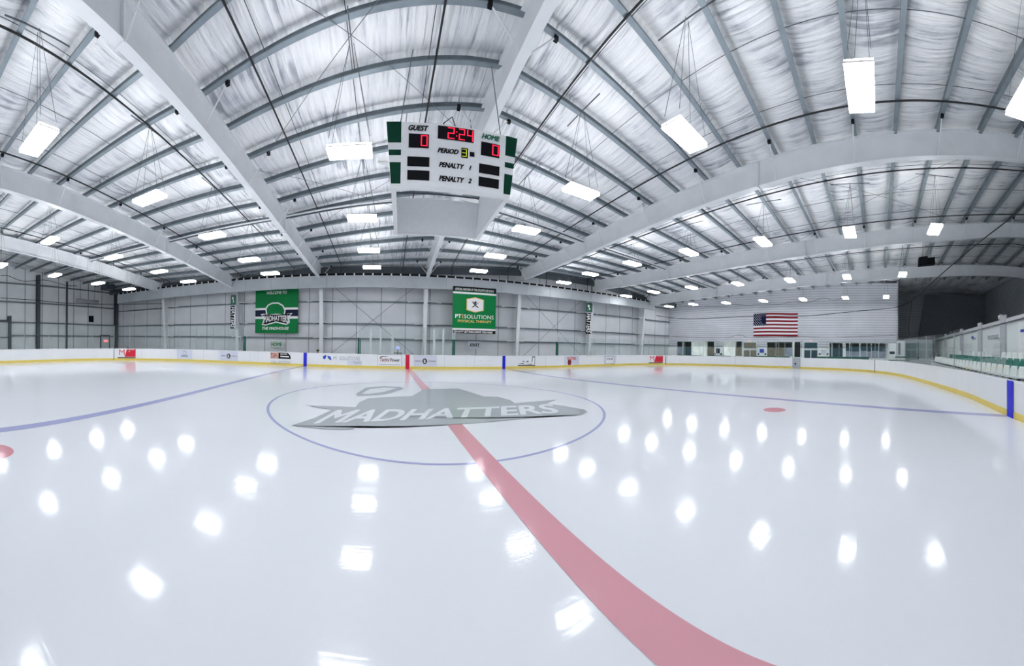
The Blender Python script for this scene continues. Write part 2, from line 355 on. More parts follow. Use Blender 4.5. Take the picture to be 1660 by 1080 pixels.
# girts (horizontal rails) on the walls
for z in (2.03, 3.2, 4.95, 6.6):
    mb = MB(); mb.box((XL, WY-.2, z-.05), (XR, WY-.02, z+.05))
    tag(mb.build('wall_girt', M_purlin), 'dark horizontal steel rail running along the %s of the banner wall' % {2.03:'foot', 3.2:'lower middle', 4.95:'upper middle', 6.6:'head'}[z], 'wall rail')
for z in (2.0, 3.3, 5.3, 7.1):
    mb = MB(); mb.box((XL+.02, -18, z-.055), (XL+.2, WY, z+.055))
    tag(mb.build('wall_girt', M_purlin), 'dark horizontal steel rail along the %s of the end wall with the exit sign' % {2.0:'foot', 3.3:'lower middle', 5.3:'upper middle', 7.1:'head'}[z], 'wall rail')
for px, wd, lab in ((60, .34, 'dark steel wall column on the end wall, widest and left of the foil duct'), (187, .34, 'dark steel column standing in the corner beside the foil duct'), (107, .1, 'thin dark steel post on the end wall left of the black vent'), (14, .28, 'dark steel post framing the doorway at the far left edge')):
    y = on_x(px, 500, XL)[1]; mb = MB(); ht = zraf(XL+.5, min(y, 15)) + .8 if px != 14 else 3.9
    y = min(y, WY-.25)
    if wd > .2:
        mb.box((XL+.05, y-wd/2, 0), (XL+.08, y+wd/2, ht)); mb.box((XL+.42, y-wd/2, 0), (XL+.45, y+wd/2, ht)); mb.box((XL+.06, y-.02, 0), (XL+.44, y+.02, ht))
    else: mb.box((XL+.05, y-wd/2, 0), (XL+.3, y+wd/2, ht))
    tag(mb.build('wall_column', M_dark), lab, 'column')

# ------------------------------------------------------------------ rafters, columns, purlins
ORD = ['tapered white roof beam landing nearest the far left corner of the hall', 'white roof beam landing at the column with the left vertical HATTERS banner',
       'large white roof beam running overhead between the green MADHATTERS banner and the scoreboard', 'white roof beam passing directly behind the hanging scoreboard',
       'long white roof beam sweeping to the right of the scoreboard, nearest of the right ones', 'second white roof beam right of the scoreboard, crossing above the flag',
       'farthest white roof beam on the right, just in front of the flag wall']
yy = [15.0, 13, 10, 7, 4, 1, -2, -5, -8, -11, -14, -17, -20, -23]
for k in range(7):
    x = RX[k]; t = thing('roof_beam', (x, YC, zb(k, 15)), ORD[k], 'roof beam')
    wbt = MB(); wbt.sweep([(x, y, zb(k, y)) for y in yy], [(-.012, 0), (.012, 0), (.012, RD), (-.012, RD)]); wbt.build('web', M_steel, t)
    fl = MB(); fl.sweep([(x, y, zb(k, y)) for y in yy], [(-.13, -.012), (.13, -.012), (.13, .012), (-.13, .012)]); fl.build('bottom_flange', M_steel, t)
    fl = MB(); fl.sweep([(x, y, zb(k, y)+RD) for y in yy], [(-.13, -.012), (.13, -.012), (.13, .012), (-.13, .012)]); fl.build('top_flange', M_steel, t)
    sp = MB()
    for y in (-4.6, 5.6):
        z = zb(k, y); sp.box((x-.125, y-.02, z), (x+.125, y+.02, z+RD)); sp.box((x-.14, y-.03, z-.05), (x+.14, y+.03, z+.0))
    sp.build('splice_plate', M_steel, t)
    for i, y in enumerate(YP):
        if i % 2 == 0 and -20 < y < 14:
            y = y + skew(x); z = zb(k, y)
            for s in (-1, 1):
                br = MB(); br.tube([(x + s*.12, y, z+.02), (x + s*.85, y, zraf(x+s*.85, y)+RD-.01)], .022, 5); b = br.build('brace', M_steel, t)
                cl = MB(); cl.box((x+s*.85-.05, y-.05, zraf(x+s*.85, y)+RD-.10), (x+s*.85+.05, y+.05, zraf(x+s*.85, y)+RD+.06)); cl.build('clip', M_blk, b)
COLN = ['nearest the far left corner', 'carrying the left vertical HATTERS banner', 'right of the green MADHATTERS banner', 'left of the green PT SOLUTIONS banner', 'right of the green PT SOLUTIONS banner', 'carrying the right vertical HATTERS banner', 'nearest the flag wall']
for k in range(7):
    x = RX[k]; t = thing('steel_column', (x, 15.3, 0), 'white tapered steel column on the banner wall ' + COLN[k], 'column')
    zt = 7.6; y1 = 15.62; ya, yb_ = 15.62-.36, 15.62-1.0
    m_ = MB(); m_.hexa([(x-.012, ya, 0), (x+.012, ya, 0), (x+.012, y1, 0), (x-.012, y1, 0)], [(x-.012, yb_, zt), (x+.012, yb_, zt), (x+.012, y1, zt), (x-.012, y1, zt)]); m_.build('web', M_steel, t)
    m_ = MB(); m_.hexa([(x-.15, ya-.02, 0), (x+.15, ya-.02, 0), (x+.15, ya, 0), (x-.15, ya, 0)], [(x-.15, yb_-.02, zt), (x+.15, yb_-.02, zt), (x+.15, yb_, zt), (x-.15, yb_, zt)]); m_.build('front_flange', M_steel, t)
    m_ = MB(); m_.box((x-.15, y1, 0), (x+.15, y1+.02, zt)); m_.build('rear_flange', M_steel, t)
    for z, L in ((4.95, 1.3), (3.2, .75), (2.03, .75)):
        yf = ya - (ya - yb_) * z / zt
        for s in (-1, 1):
            m_ = MB(); m_.tube([(x+s*.1, yf-.02, z+.05), (x+s*L, WY-.2, z+.02)], .035, 5); m_.build('brace', M_steel, t)
for y in YP:
    if y > 15 or y < -22: continue
    xx = [-30.1] + list(np.linspace(-29.5, XR, 60)); path = [(x, y+skew(x), zraf(x, y+skew(x))+RD) for x in xx]
    t = thing('roof_purlin', (0, y, zraf(0, y)+RD), 'grey galvanised roof purlin crossing over the white beams under the foil lining', 'purlin', 'roof purlins')
    mb = MB(); mb.sweep(path, [(-.06, .014), (-.045, .014), (-.045, PD), (-.06, PD)]); mb.build('web', M_purlin, t)
    mb = MB(); mb.sweep(path, [(-.06, 0), (.08, 0), (.08, .03), (.07, .03), (.07, .014), (-.06, .014)]); mb.build('bottom_flange', M_flange_lit, t)
# thin sag rods and black pipes running from the banner wall towards the viewer
for k in range(-1, 7):
    xa = RX[k] if k >= 0 else XL; xb = RX[k+1] if k < 6 else XR
    for f in (.25, .5, .75):
        x = xa + (xb-xa)*f; mb = MB(); mb.tube([(x, y, zraf(x, y)+RD+.06) for y in np.linspace(14.8, -22, 24)], .011, 4)
        tag(mb.build('sag_rod', M_dark), 'thin dark steel rod threaded through the roof purlins', 'rod', 'sag rods')
PX = [on_y(px, 430, 13.9)[0] for px in (275, 393, 477, 553, 653.5, 733, 823.7, 886, 953, 1010)]
for x in PX + [x for x in (24.5,)]:
    mb = MB(); top = [(x, y, zraf(x, y)+RD-.04) for y in np.linspace(13.9, -22, 24)]
    mb.tube(top, .028, 6); mb.tube([(x, 13.9, 6.7), (x, 13.9, zraf(x, 13.9)+RD-.02)], .028, 6)
    tag(mb.build('sprinkler_pipe', M_black), 'black pipe running under the roof and dropping to the grey soffit band', 'pipe', 'black roof pipes')
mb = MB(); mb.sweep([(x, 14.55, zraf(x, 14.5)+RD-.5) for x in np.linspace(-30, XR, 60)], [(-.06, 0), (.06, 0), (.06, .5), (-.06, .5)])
tag(mb.build('eave_shade_strip', M_dark), 'dark strip behind the grey soffit band, added as shade under the roof edge', 'shade strip')  # dark strip put in to stand for the shade on the upper wall
# cross bracing wires in the roof
for k, (y0, y1) in ((2, (2.0, 8.4)), (2, (-5.37, 2.0)), (5, (-5.4, 6)), (4, (-14, -4))):
    for s in (0, 1):
        xa, xb = (RX[k]+.15, RX[k+1]-.15) if s == 0 else (RX[k+1]-.15, RX[k]+.15)
        mb = MB(); mb.tube([(xa, y0, zraf(xa, y0)+RD-.08), (xb, y1, zraf(xb, y1)+RD-.08)], .009, 4)
        tag(mb.build('bracing_wire', M_cable), 'thin diagonal steel bracing wire under the roof', 'wire', 'roof bracing wires')
# light coloured unistrut rail
mb = MB(); mb.sweep([(x, 5.9, zraf(x, 5.9)+RD-.12) for x in np.linspace(-29, 28, 40)], [(-.05, -.04), (.05, -.04), (.05, .04), (-.05, .04)])
tag(mb.build('rail_pipe', M_dark), 'long dark pipe crossing under the roof parallel to the purlins', 'pipe')
mb = MB(); mb.sweep([(x, 5.7, zraf(x, 5.7)+RD-.16) for x in np.linspace(-29, 28, 40)], [(-.03, -.03), (.03, -.03), (.03, .03), (-.03, .03)])
tag(mb.build('conduit', M_steel), 'long pale conduit running beside the dark roof pipe', 'conduit')

# wall X bracing
for k in (2, 4):
    for s in (0, 1):
        xa, xb = (RX[k]+.5, RX[k+1]-.5); z0, z1 = (.6, 6.4) if s == 0 else (6.4, .6)
        mb = MB(); mb.tube([(xa, WY-.28, z0), (xb, WY-.28, z1)], .014, 4)
        tag(mb.build('wall_bracing_wire', M_cable), 'diagonal wall bracing wire %s, %s' % ('between the two green banners' if k == 2 else 'right of the PT SOLUTIONS banner', 'rising rightwards' if s == 0 else 'falling rightwards'), 'wire')

# ------------------------------------------------------------------ grey soffit band before the banner wall
VY = 14.0
vt = [(195,479),(330,461),(440,452),(560,446.5),(672,443.5),(760,447),(850,457),(950,472),(1030,489),(1062,494)]
vb = [(195,491),(330,481),(440,472),(560,466.5),(660,463),(760,466),(850,474),(950,488),(1030,500),(1050,503)]
tp = sorted([tuple(on_y(a, b, VY)) for a, b in vt]); bt = sorted([tuple(on_y(a, b, VY)) for a, b in vb])
ztop = np.polyfit([p[0] for p in tp], [p[2] for p in tp], 1); zbot = np.polyfit([p[0] for p in bt], [p[2] for p in bt], 1)
t = thing('soffit_band', (0, VY, 6), 'long grey fabric soffit band hung along the banner wall under the roof', 'soffit')
mb = MB(); XA, XB = tp[0][0]-.5, tp[-1][0]
for i in range(24):
    x0 = XA + (XB-XA)*i/24; x1 = XA + (XB-XA)*(i+1)/24 - .015
    zb0, zb1, zt0, zt1 = [float(np.polyval(c, x)) for c in (zbot, ztop) for x in (x0, x1)]
    mb.hexa([(x0, VY, zb0), (x1, VY, zb1), (x1, VY+.06, zb1), (x0, VY+.06, zb0)], [(x0, VY, zt0), (x1, VY, zt1), (x1, VY+.06, zt1), (x0, VY+.06, zt0)])
mb.build('fabric_panel', M_valance, t)
mb = MB(); mb.sweep([(XA, VY-.02, np.polyval(ztop, XA)+.05), (XB, VY-.02, np.polyval(ztop, XB)+.05)], [(-.04, -.06), (.04, -.06), (.04, .07), (-.04, .07)]); mb.build('top_rail', M_blk, t)
mb = MB()
for i in range(78):
    x = XA + (XB-XA)*(i+.5)/78; z = np.polyval(ztop, x); mb = MB(); mb.box((x-.05, VY-.08, z-.02), (x+.05, VY-.03, z+.13)); mb.build('rail_clip', M_white, t)
# soffit return towards wall (hides the far eave)
mb = MB(); mb.hexa([(XA, VY+.06, np.polyval(zbot, XA)), (XB, VY+.06, np.polyval(zbot, XB)), (XB, VY+.25, np.polyval(zbot, XB)), (XA, VY+.25, np.polyval(zbot, XA))], [(XA, VY+.06, np.polyval(zbot, XA)+.03), (XB, VY+.06, np.polyval(zbot, XB)+.03), (XB, VY+.25, np.polyval(zbot, XB)+.03), (XA, VY+.25, np.polyval(zbot, XA)+.03)]); mb.build('bottom_edge', M_valance, t)

# ------------------------------------------------------------------ boards
def off_path(off):
    out = []; n = len(OUT)
    for i in range(n):
        a, b = np.array(OUT[i-1]), np.array(OUT[(i+1) % n]); d = (b-a)/np.linalg.norm(b-a); out.append((OUT[i][0]-d[1]*off, OUT[i][1]+d[0]*off))
    return out
def ring(z0, z1, o0, o1, m, name, parent):
    A, B = off_path(o0), off_path(o1); n = len(A); mb = MB()
    for i in range(n):
        for P, z in ((A, z0), (A, z1), (B, z1), (B, z0)): mb.v.append((P[i][0], P[i][1], z))
    for i in range(n):
        a = i*4; b = ((i+1) % n)*4
        for j in range(4): mb.f.append((a+j, b+j, b+(j+1) % 4, a+(j+1) % 4))
    return mb.build(name, m, parent)
bd = thing('dasher_boards', (0, 12.1, 0), 'white rink boards with yellow kick plate all round the ice', 'rink boards')
ring(.0, HB-.03, 0, .10, M_board, 'board_panel', bd)
ring(HB-.03, HB, -.015, .13, M_white, 'cap_rail', bd)
ring(.0, .17, -.02, 0, M_yellow, 'kick_plate', bd)
def bpt(off):
    def f(px, py):
        p, n = out_at(px, off); d = np.linalg.norm(p - CAM[:2]); dv = ray(px, py); z = CAM[2] + dv[2] * d / np.linalg.norm(dv[:2]); return (p[0], p[1], z)
    return f
def bz(off):   # u photo column, v height on the board 0..1
    def f(px, v):
        p, n = out_at(px, off); return (p[0], p[1], v*HB)
    return f
for px0, px1, m, lab in ((492.5, 498, M_blue, 'blue line stripe left of the red centre stripe'), (657.8, 664.3, M_red, 'red centre stripe'), (814.8, 819.6, M_blue, 'blue line stripe right of the red centre stripe'), (1633.5, 1643.5, M_blue, 'blue line stripe on the near boards')):
    o = shape(strip(px0, 0, px1, 1.0, 2), bz(.03), m, 'line_stripe', bd); o['label'] = lab
# panel joints
for px in (355, 405, 419, 545, 580, 628, 721, 756, 770, 885, 1192, 230, 330): shape(strip(px-.35, .16, px+.35, .97), bz(.006), M_adbg, 'panel_seam', bd)
for px in (184.8, 1079.5, 1418.3): shape(strip(px-.45, .02, px+.45, .99), bz(.026), M_dark, 'gate_seam', bd)
# grey gate
g = thing('rink_gate', list(out_at(1291, .03)[0]) + [0], 'grey gate in the white boards below the dark doorway under the flag', 'gate')
shape(strip(1285, .02, 1298, 1.0, 2), bz(.035), mat('gate_grey', (.42, .44, .48), .4), 'gate_panel', g)
shape([[(1288, .42), (1291.5, .42), (1291.5, .5), (1288, .5)], [(1289.6, .28), (1290.5, .28), (1290.5, .5), (1289.6, .5)]], bz(.05), M_blk, 'latch', g)

# advertisements
def ad(name, lab, px0, px1, v0, v1, bg):
    c = out_at((px0+px1)/2, .01)[0]; t = thing(name, (c[0], c[1], .5), lab, 'advertisement')
    if bg: shape(strip(px0, v0, px1, v1, 4), bz(.012), bg, 'backing', t)
    return t
def T(s, t, m, px0, v0, px1, v1, off=.02, **k): return text(s, bz(off), m, 'lettering', t, box=(px0, v0, px1, v1), **k)
def A(t, polys, m, name='print', off=.018): return shape(polys, bz(off), m, name, t)
for x, lab in ((191, 'red and white M advert on the boards nearest the far left corner'), (1052, 'red and white M advert on the boards nearest the flag wall')):
    w_ = 29 if x < 500 else 23; t = ad('board_advert', lab, x, x+w_, .16, .97, M_board); s = w_/29
    A(t, [[(x+11*s, .3), (x+w_, .3), (x+w_, .97), (x+15*s, .97)]], M_adred, 'red_panel')
    A(t, strip(x, .19, x+w_, .26), M_blk); T('M', t, M_adred, x+2.5*s, .45, x+11*s, .92, bold=-.01)
    A(t, strip(x+18*s, .72, x+24*s, .78) + strip(x+17.5*s, .58, x+25*s, .64) + strip(x+18*s, .46, x+24*s, .51) + strip(x+16*s, .9, x+27*s, .94), M_white, off=.024)
t = ad('board_advert', 'pale lilac advert with small grey crest on the boards at the left', 287, 312, .1, .95, M_adbg)
A(t, arc(299.5, .7, 3.2, .18, 0, math.pi*2, .05) + strip(294, .38, 305, .5), M_grey)
for x, w_, lab in ((357, 29, 'lilac advert with round black B emblem left of the MADHATTERS banner'), (671, 37.5, 'lilac advert with round black B emblem beside the red centre stripe')):
    t = ad('board_advert', lab, x, x+w_, .12, .96, M_adbg); c = x + w_*.48; r = 3 if x < 500 else 3.7
    A(t, disc(c, .56, r, .2), M_blk); T('B', t, M_white, c-r*.45, .44, c+r*.45, .68, off=.026, bold=.02)
    A(t, strip(x+2, .54, c-r-2, .6) + strip(c+r+2, .54, x+w_-1.5, .6), M_grey)
t = ad('board_advert', 'picture advert with dark lettering on the boards left of the blue stripe', 439, 474, .08, .97, None)
A(t, strip(439, .5, 452, .95), mat('pink_print', (.6, .32, .27), .5, noise=.5, nscale=8), 'picture'); A(t, [[(452, .5), (472, .5), (471, .75), (467, .93), (452, .95)]], M_blk, 'dark_panel')
A(t, strip(455, .62, 469, .72), M_white, off=.026); T('NEW HOME', t, M_white, 455, .78, 466, .9, off=.026, bold=.02); T('CALL US TODAY', t, M_grey, 440, .12, 472, .32)
t = ad('board_advert', 'worn PT SOLUTIONS advert with blue emblem on the boards right of the blue stripe', 522, 590, .1, .95, None)
A(t, [[(524, .62), (527, .55), (529.5, .75), (528.5, .88), (524, .78)], [(531, .85), (536.5, .75), (538, .52), (534.5, .55), (532, .68)]], M_adblue, 'emblem')
T('PT', t, M_grey, 541, .56, 546.5, .76, bold=.01); T('SOLUTIONS', t, M_grey, 551, .54, 584, .80, spacing=1.15); T('THERAPY', t, M_grey, 573, .3, 586, .45)
A(t, strip(564, .08, 587.5, .52), M_adbg, 'patch', off=.014)
t = ad('board_advert', 'framed TECHNIPOWER advert on the boards left of the red centre stripe', 612, 652, .09, .97, M_board)
A(t, strip(612.3, .11, 651.6, .17), M_maroon); A(t, strip(612, .96, 652, .99) + strip(612, .1, 612.4, .99) + strip(651.4, .1, 652, .99) + strip(615, .26, 649, .29), M_grey)
T('Techni', t, M_maroon, 616.5, .5, 632, .76, shear=.3, bold=.02); T('Power', t, M_blk, 632.5, .5, 649, .74, shear=.3, bold=.02)
A(t, [[(615, .7), (617.5, .86), (623, .9), (632, .84), (623, .85), (618, .8)]], M_blk, off=.022)
t = ad('board_advert', 'faint pale advert on the boards left of the right-hand blue stripe', 771, 803, .12, .95, None)
A(t, strip(777, .6, 782, .64) + strip(790, .6, 796, .64) + strip(774, .3, 800, .32), M_adbg)
t = ad('board_advert', 'black sketch advert of a small building right of the blue stripe', 838, 868, .1, .95, None)
A(t, [[(847, .55), (850, .6), (850, .5)], [(852, .5), (857, .62), (857, .52)], [(840, .22), (868, .2), (868, .26), (840, .28)], [(839, .35), (848, .42), (852, .34), (848, .36)], [(853, .3), (863, .36), (863, .31)], [(862, .5), (863.5, .9), (864.2, .9), (863, .5)], [(867, .3), (867.6, .3), (867.6, .92), (867, .92)], [(863, .88), (867.5, .88), (867.5, .94), (864, .94)]], M_blk)
t = ad('board_advert', 'lilac advert with orange lettering and brown mark on the right part of the boards', 915, 939, .12, .96, M_adbg)
T('HOOTERS', t, M_orange, 919.5, .62, 934, .86, bold=.03); A(t, disc(923.5, .42, 3, .26), M_maroon, 'brown_mark'); A(t, arc(925, .42, 2.6, .22, -1.2, 1.2, .05), M_adbg, off=.026)
t = ad('board_advert', 'lilac advert with framed CLS lettering on the right part of the boards', 979, 999, .12, .97, M_adbg)
A(t, strip(981.5, .2, 995.5, .92), M_white, 'white_panel'); A(t, strip(981.5, .9, 995.5, .95) + strip(981.5, .17, 995.5, .22) + strip(981.5, .17, 982, .95) + strip(995, .17, 995.5, .95), M_grey, off=.022); T('CLS', t, M_navy, 983.5, .58, 993.5, .76, off=.026, bold=.03)

# ------------------------------------------------------------------ painted ice
def gline(path, hw, m, name, lab, z=.004, nrm=None):
    mb = MB(); P = [np.array(p, float) for p in path]; L = []; Rr = []
    for i in range(len(P)):
        d = P[min(i+1, len(P)-1)] - P[max(i-1, 0)]; d /= np.linalg.norm(d); nn = np.array([-d[1], d[0]]); L.append(P[i]+nn*hw); Rr.append(P[i]-nn*hw)
    for i in range(len(P)-1): mb.quad([(*L[i], z), (*L[i+1], z), (*Rr[i+1], z), (*Rr[i], z)])
    return tag(mb.build(name, m), lab, 'ice marking')
g2 = lambda px, py: tuple(on_z(px, py, 0)[:2])
rl = [(L_, R2) for L_, R2 in ((g2(733.3,689.3), g2(759.3,689.3)), (g2(779.6,750.4), g2(813,750.4)))]
gline([(.05, 12.1), (.03, 4), (.0, -4), (0.0, -9.27)], .165, M_red_ice, 'centre_line', 'wide red centre line crossing the ice from the far boards towards the viewer')
bR = [(7.15, 12.1), (7.6, 6)] + [g2(*q) for q in ((953,617.4),(1060,630.3),(1191.1,642.5),(1285.3,649.7),(1398,657.3),(1541.5,666.2))]
e = out_at(1638.7, 0)[0]; bR.append((float(e[0])-.05, float(e[1])+.02))
cR = np.polyfit([p[1] for p in bR], [p[0] for p in bR], 3)
gline([(float(np.polyval(cR, y)), y) for y in np.linspace(bR[-1][1], 12.1, 50)], .15, M_blue_ice, 'blue_line', 'blue line on the ice running right towards the near boards', .0035)
bL = [(-7.25, 12.05), (-7.35, 8.5)] + [g2(*q) for q in ((354.2,627),(253,648.6),(151.8,670),(53.1,691.1),(1,703.7))] + [(-6.9, -9.5), (-6.9, -12.4)]
cL = np.polyfit([p[1] for p in bL], [p[0] for p in bL], 3)
gline([(float(np.polyval(cL, y)), y) for y in np.linspace(-12.4, 12.05, 50)], .14, M_blue_ice, 'blue_line', 'blue line on the ice running off the left edge of the view', .0035)
mb = MB(); cpx = [(440,667),(706,757.3),(973.3,666),(673,620),(496,716.6),(582,742),(917.6,711.6),(856.9,738),(937.9,641.5)]
cc = np.array([g2(*q) for q in cpx]); Am = np.c_[2*cc, np.ones(len(cc))]; sol = np.linalg.lstsq(Am, (cc**2).sum(1), rcond=None)[0]; ccx, ccy = sol[:2]; rad = math.sqrt(sol[2]+ccx**2+ccy**2)
n = 128
for i in range(n):
    a, b = 2*math.pi*i/n, 2*math.pi*(i+1)/n
    mb.quad([(ccx+r*math.cos(q), ccy+r*math.sin(q), .003) for r, q in ((rad-.035, a), (rad+.035, a), (rad+.035, b), (rad-.035, b))])
tag(mb.build('centre_circle', M_blue_ice), 'thin blue centre circle around the grey ice logo', 'ice marking')
for (x, y), lab in ((g2(1255.6, 664.7), 'red face-off dot in front of the right blue line'), ((-6.12, -7.45), 'red face-off dot cut by the left edge of the view')):
    mb = MB(); mb.quad([(x+.32*math.cos(a), y+.32*math.sin(a), .003) for a in np.linspace(0, 2*math.pi, 40, endpoint=False)]); tag(mb.build('faceoff_dot', M_dot_ice), lab, 'ice marking')
# centre logo: ribbon with the word
lg = thing('ice_logo', (0, -.5, 0), 'large grey MADHATTERS ribbon logo painted inside the centre circle', 'ice logo')
def ic(z): return lambda px, py: (*on_z(px, py, 0)[:2], z)
def zx(x, y): return (440 + x/3.0741, 610 + y/3.0741)
rib = [(175,147),(330,152),(420,156),(640,172),(760,172),(880,160),(1020,150),(1220,135),(1425,118),(1372,138),(1450,148),(1560,168),(1575,180),(1540,195),(1480,200),(1390,198),(1000,236),(900,243),(435,250),(405,268),(250,266),(100,247),(215,210),(300,170)]
import mathutils.geometry as mg
def poly(pts, fn, m, name, parent):
    P = [Vector((a, b, 0)) for a, b in pts]; tr = mg.tessellate_polygon([P]); mb = MB()
    for a, b in pts: mb.v.append(tuple(float(q) for q in fn(a, b)))
    mb.f = [tuple(t_) for t_ in tr]; return mb.build(name, m, parent)
poly([zx(*p) for p in rib], ic(.010), M_grey_ice, 'ribbon', lg)
mound = [(415,160),(440,130),(480,112),(560,105),(700,100),(760,66),(930,62),(985,78),(1060,102),(1130,104),(1190,120),(1220,140),(1020,152),(760,176),(600,170)]
poly([zx(*p) for p in mound], ic(.007), M_grey_ice, 'backing_shape', lg)
stick = [(420,90),(470,58),(560,50),(640,54),(660,62),(600,84),(560,92),(480,98),(430,100)]
poly([zx(*p) for p in stick], ic(.007), M_grey_ice, 'stick_blade', lg)
poly([zx(*p) for p in [(450,88),(490,66),(560,58),(625,60),(560,80),(480,90)]], ic(.011), M_white_ice, 'blade_highlight', lg)
tl, tr_, br_, bl_ = zx(330,170), zx(1400,140), zx(1440,186), zx(205,240)
def wordmap(u, v):
    a = np.array(bl_)*(1-u)+np.array(br_)*u; b = np.array(tl)*(1-u)+np.array(tr_)*u; b[1] += 2.2*math.sin(math.pi*u); a[1] += 1.0*math.sin(math.pi*u); p = a*(1-v)+b*v; return ic(.014)(*p)
# letters first interpolated on the ground, so they keep a true shape there
w_ = text('MADHATTERS', wordmap, M_white_ice, 'wordmark', lg, bold=.03, spacing=1.0)

# ------------------------------------------------------------------ hall lights
lights = {4.45: [(1395,145),(1111,222),(942,312),(853,374),(803,416),(776,440),(1668,160)], -2.45: [(567,247),(587,355),(598,407),(603,434)],
  -8.6: [(242,323),(344,383),(404,422),(438,444),(62,230)], -15.4: [(81,391),(184,418),(258,441),(305,457)], -20.6: [(2,431),(89,447),(159,460),(209,469.5)],
  11.8: [(1515.5,373),(1377.5,378),(1237,393),(1117,410),(1025,428),(957,445),(914,458.7)], 19.3: [(1463,446),(1373,450),(1280.7,455.3),(1196,460.8),(1121,467),(1060,474),(1015,480.5)],
  26.6: [(1436.5,482),(1370.5,483.4),(1301.8,486),(1237.5,488.5),(1177,491.6),(1124,494),(1084.5,497.3)]}
LN = {4.45: 'in first row right of scoreboard', -2.45: 'in first row left of scoreboard', -8.6: 'in second row left of scoreboard', -15.4: 'in third row left of scoreboard', -20.6: 'in row nearest left end wall', 11.8: 'in second row right of scoreboard', 19.3: 'in third row right of scoreboard', 26.6: 'in row along flag wall'}
NTH = ['nearest the viewer'] + [q + ' nearest the viewer' for q in ('second', 'third', 'fourth', 'fifth', 'sixth', 'seventh')]
first = None; LPOS = []
for x, lst in lights.items():
    pts = []
    for px, py in lst:
        if abs(x - CAM[0]) < 2: p = on_z(px, py, 6.4)
        else: p = on_x(px, py, x)
        if abs(x-4.45) < .1: p = on_z(px, py, 6.55)
        pts.append(p)
    if x == -8.6: pts[-1] = on_z(62, 230, 6.4)
    if x == -2.45: pts.append(np.array([-2.5, pts[0][1]-4.2, 6.45]))
    if x in (-15.4, -20.6):
        y_ = min(p[1] for p in pts); pts += [np.array([x, y_-4.2, 6.5]), np.array([x, y_-8.4, 6.5])]
    if x == -8.6: pts.append(np.array([-8.6, min(p[1] for p in pts)-4.2, 6.5]))
    pts.sort(key=lambda p: p[1])
    for i, p in enumerate(pts):
        lab = 'white LED bay light %s, %s' % (LN[x], NTH[i] if i < len(pts)-1 else 'farthest from the viewer')
        if first is None:
            first = thing('bay_light', (0, 0, 0), lab, 'ceiling light', 'LED bay lights')
            m_ = MB(); m_.box((-.55, -.26, 0), (.55, .26, .03)); m_.build('housing', M_lampcase, first)
            m_ = MB(); m_.box((-.54, -.25, -.02), (.54, .25, -.001)); m_.build('diffuser', M_lamp, first)
            m_ = MB(); m_.box((-.54, -.25, .031), (.54, .25, .07)); m_.build('added_uplight', M_added_up, first)  # glowing box added on top of each lamp to brighten roof and walls
            m_ = MB()
            for s in (-1, 1):
                for q in (-1, 1): m_.tube([(s*.5, q*.2, .09), (s*.05, 0, .95)], .006, 4)
            m_.build('hanging_wire', M_cable, first)
            m_ = MB(); m_.box((-.012, -.85, -.01), (.012, .85, .012)); rail_ = m_.build('hanger_rail', M_dark, first); t = first
        else:
            t = copy_tree(first)
        p = np.array(p, float); p[2] = min(p[2], zraf(p[0], p[1]) + RD - .25)
        t.location = [float(q) for q in p]; t['label'] = lab; LPOS.append(p)
        # stretch the wires up to the purlin
        gap = zraf(p[0], p[1]) + RD + .02 - p[2]
        for ch in t.children:
            if ch.name.startswith('hanging_wire'): ch.scale = (1, 1, max(gap, .2) / .95)
            if ch.name.startswith('hanger_rail'): ch.location = (0, 0, max(gap, .2))

# ------------------------------------------------------------------ scoreboard
SX, zbt, ztp = .07, 5.50, 6.91; SA = -.05
def sr(p): x, y = p[0]-SX, p[1]; return (SX + x*math.cos(SA) - y*math.sin(SA), x*math.sin(SA) + y*math.cos(SA), p[2])
sb = thing('scoreboard', (SX, 0, zbt), 'four sided hanging scoreboard showing 2:24 over centre ice', 'scoreboard')
hb_, ht_ = (1.455, 1.63), (1.585, 1.76)   # half width / half depth, bottom and top
def ringpts(h, z): return [sr(q) for q in ((SX-h[0], -h[1], z), (SX+h[0], -h[1], z), (SX+h[0], h[1], z), (SX-h[0], h[1], z))]
lo, hi = ringpts(hb_, zbt), ringpts(ht_, ztp); li, hii = ringpts((hb_[0]-.12, hb_[1]-.12), zbt), ringpts((ht_[0]-.12, ht_[1]-.12), ztp)
names = ['front_face', 'right_face', 'rear_face', 'left_face']
for i in range(4):
    j = (i+1) % 4; mb = MB()
    fr_ = lambda a, b, k: tuple(np.array(a) + (np.array(b)-np.array(a)) * (.86 if k == 2 else 1))
    mb.hexa([lo[i], lo[j], li[j], li[i]], [fr_(lo[i], hi[i], i), fr_(lo[j], hi[j], i), fr_(li[j], hii[j], i), fr_(li[i], hii[i], i)]); mb.build(names[i], M_sbw, sb)
mb = MB()
for i in range(4):
    j = (i+1) % 4; mb.hexa([tuple(np.array(lo[i])-[0,0,.06]), tuple(np.array(lo[j])-[0,0,.06]), tuple(np.array(li[j])-[0,0,.06]), tuple(np.array(li[i])-[0,0,.06])], [lo[i], lo[j], li[j], li[i]])
mb.build('bottom_frame', M_white, sb)
mb = MB(); top_ = ringpts((1.52, 1.66), 6.9)
for i in range(4): mb.tube([top_[i], top_[(i+1) % 4]], .03, 6)
[mb.tube([sr((SX-1.5, q, 6.88)), sr((SX+1.5, q, 6.88))], .04, 6) for q in (-.5, .5)]
mb.build('top_frame', M_dark, sb)
O_ = np.array(lo[0]); U_ = np.array(lo[1]) - O_; UH = U_ / np.linalg.norm(U_); V_ = np.array(hi[0]) - O_; V_ = V_ - UH * (V_ @ UH)
N_ = np.cross(U_, V_); N_ /= np.linalg.norm(N_)
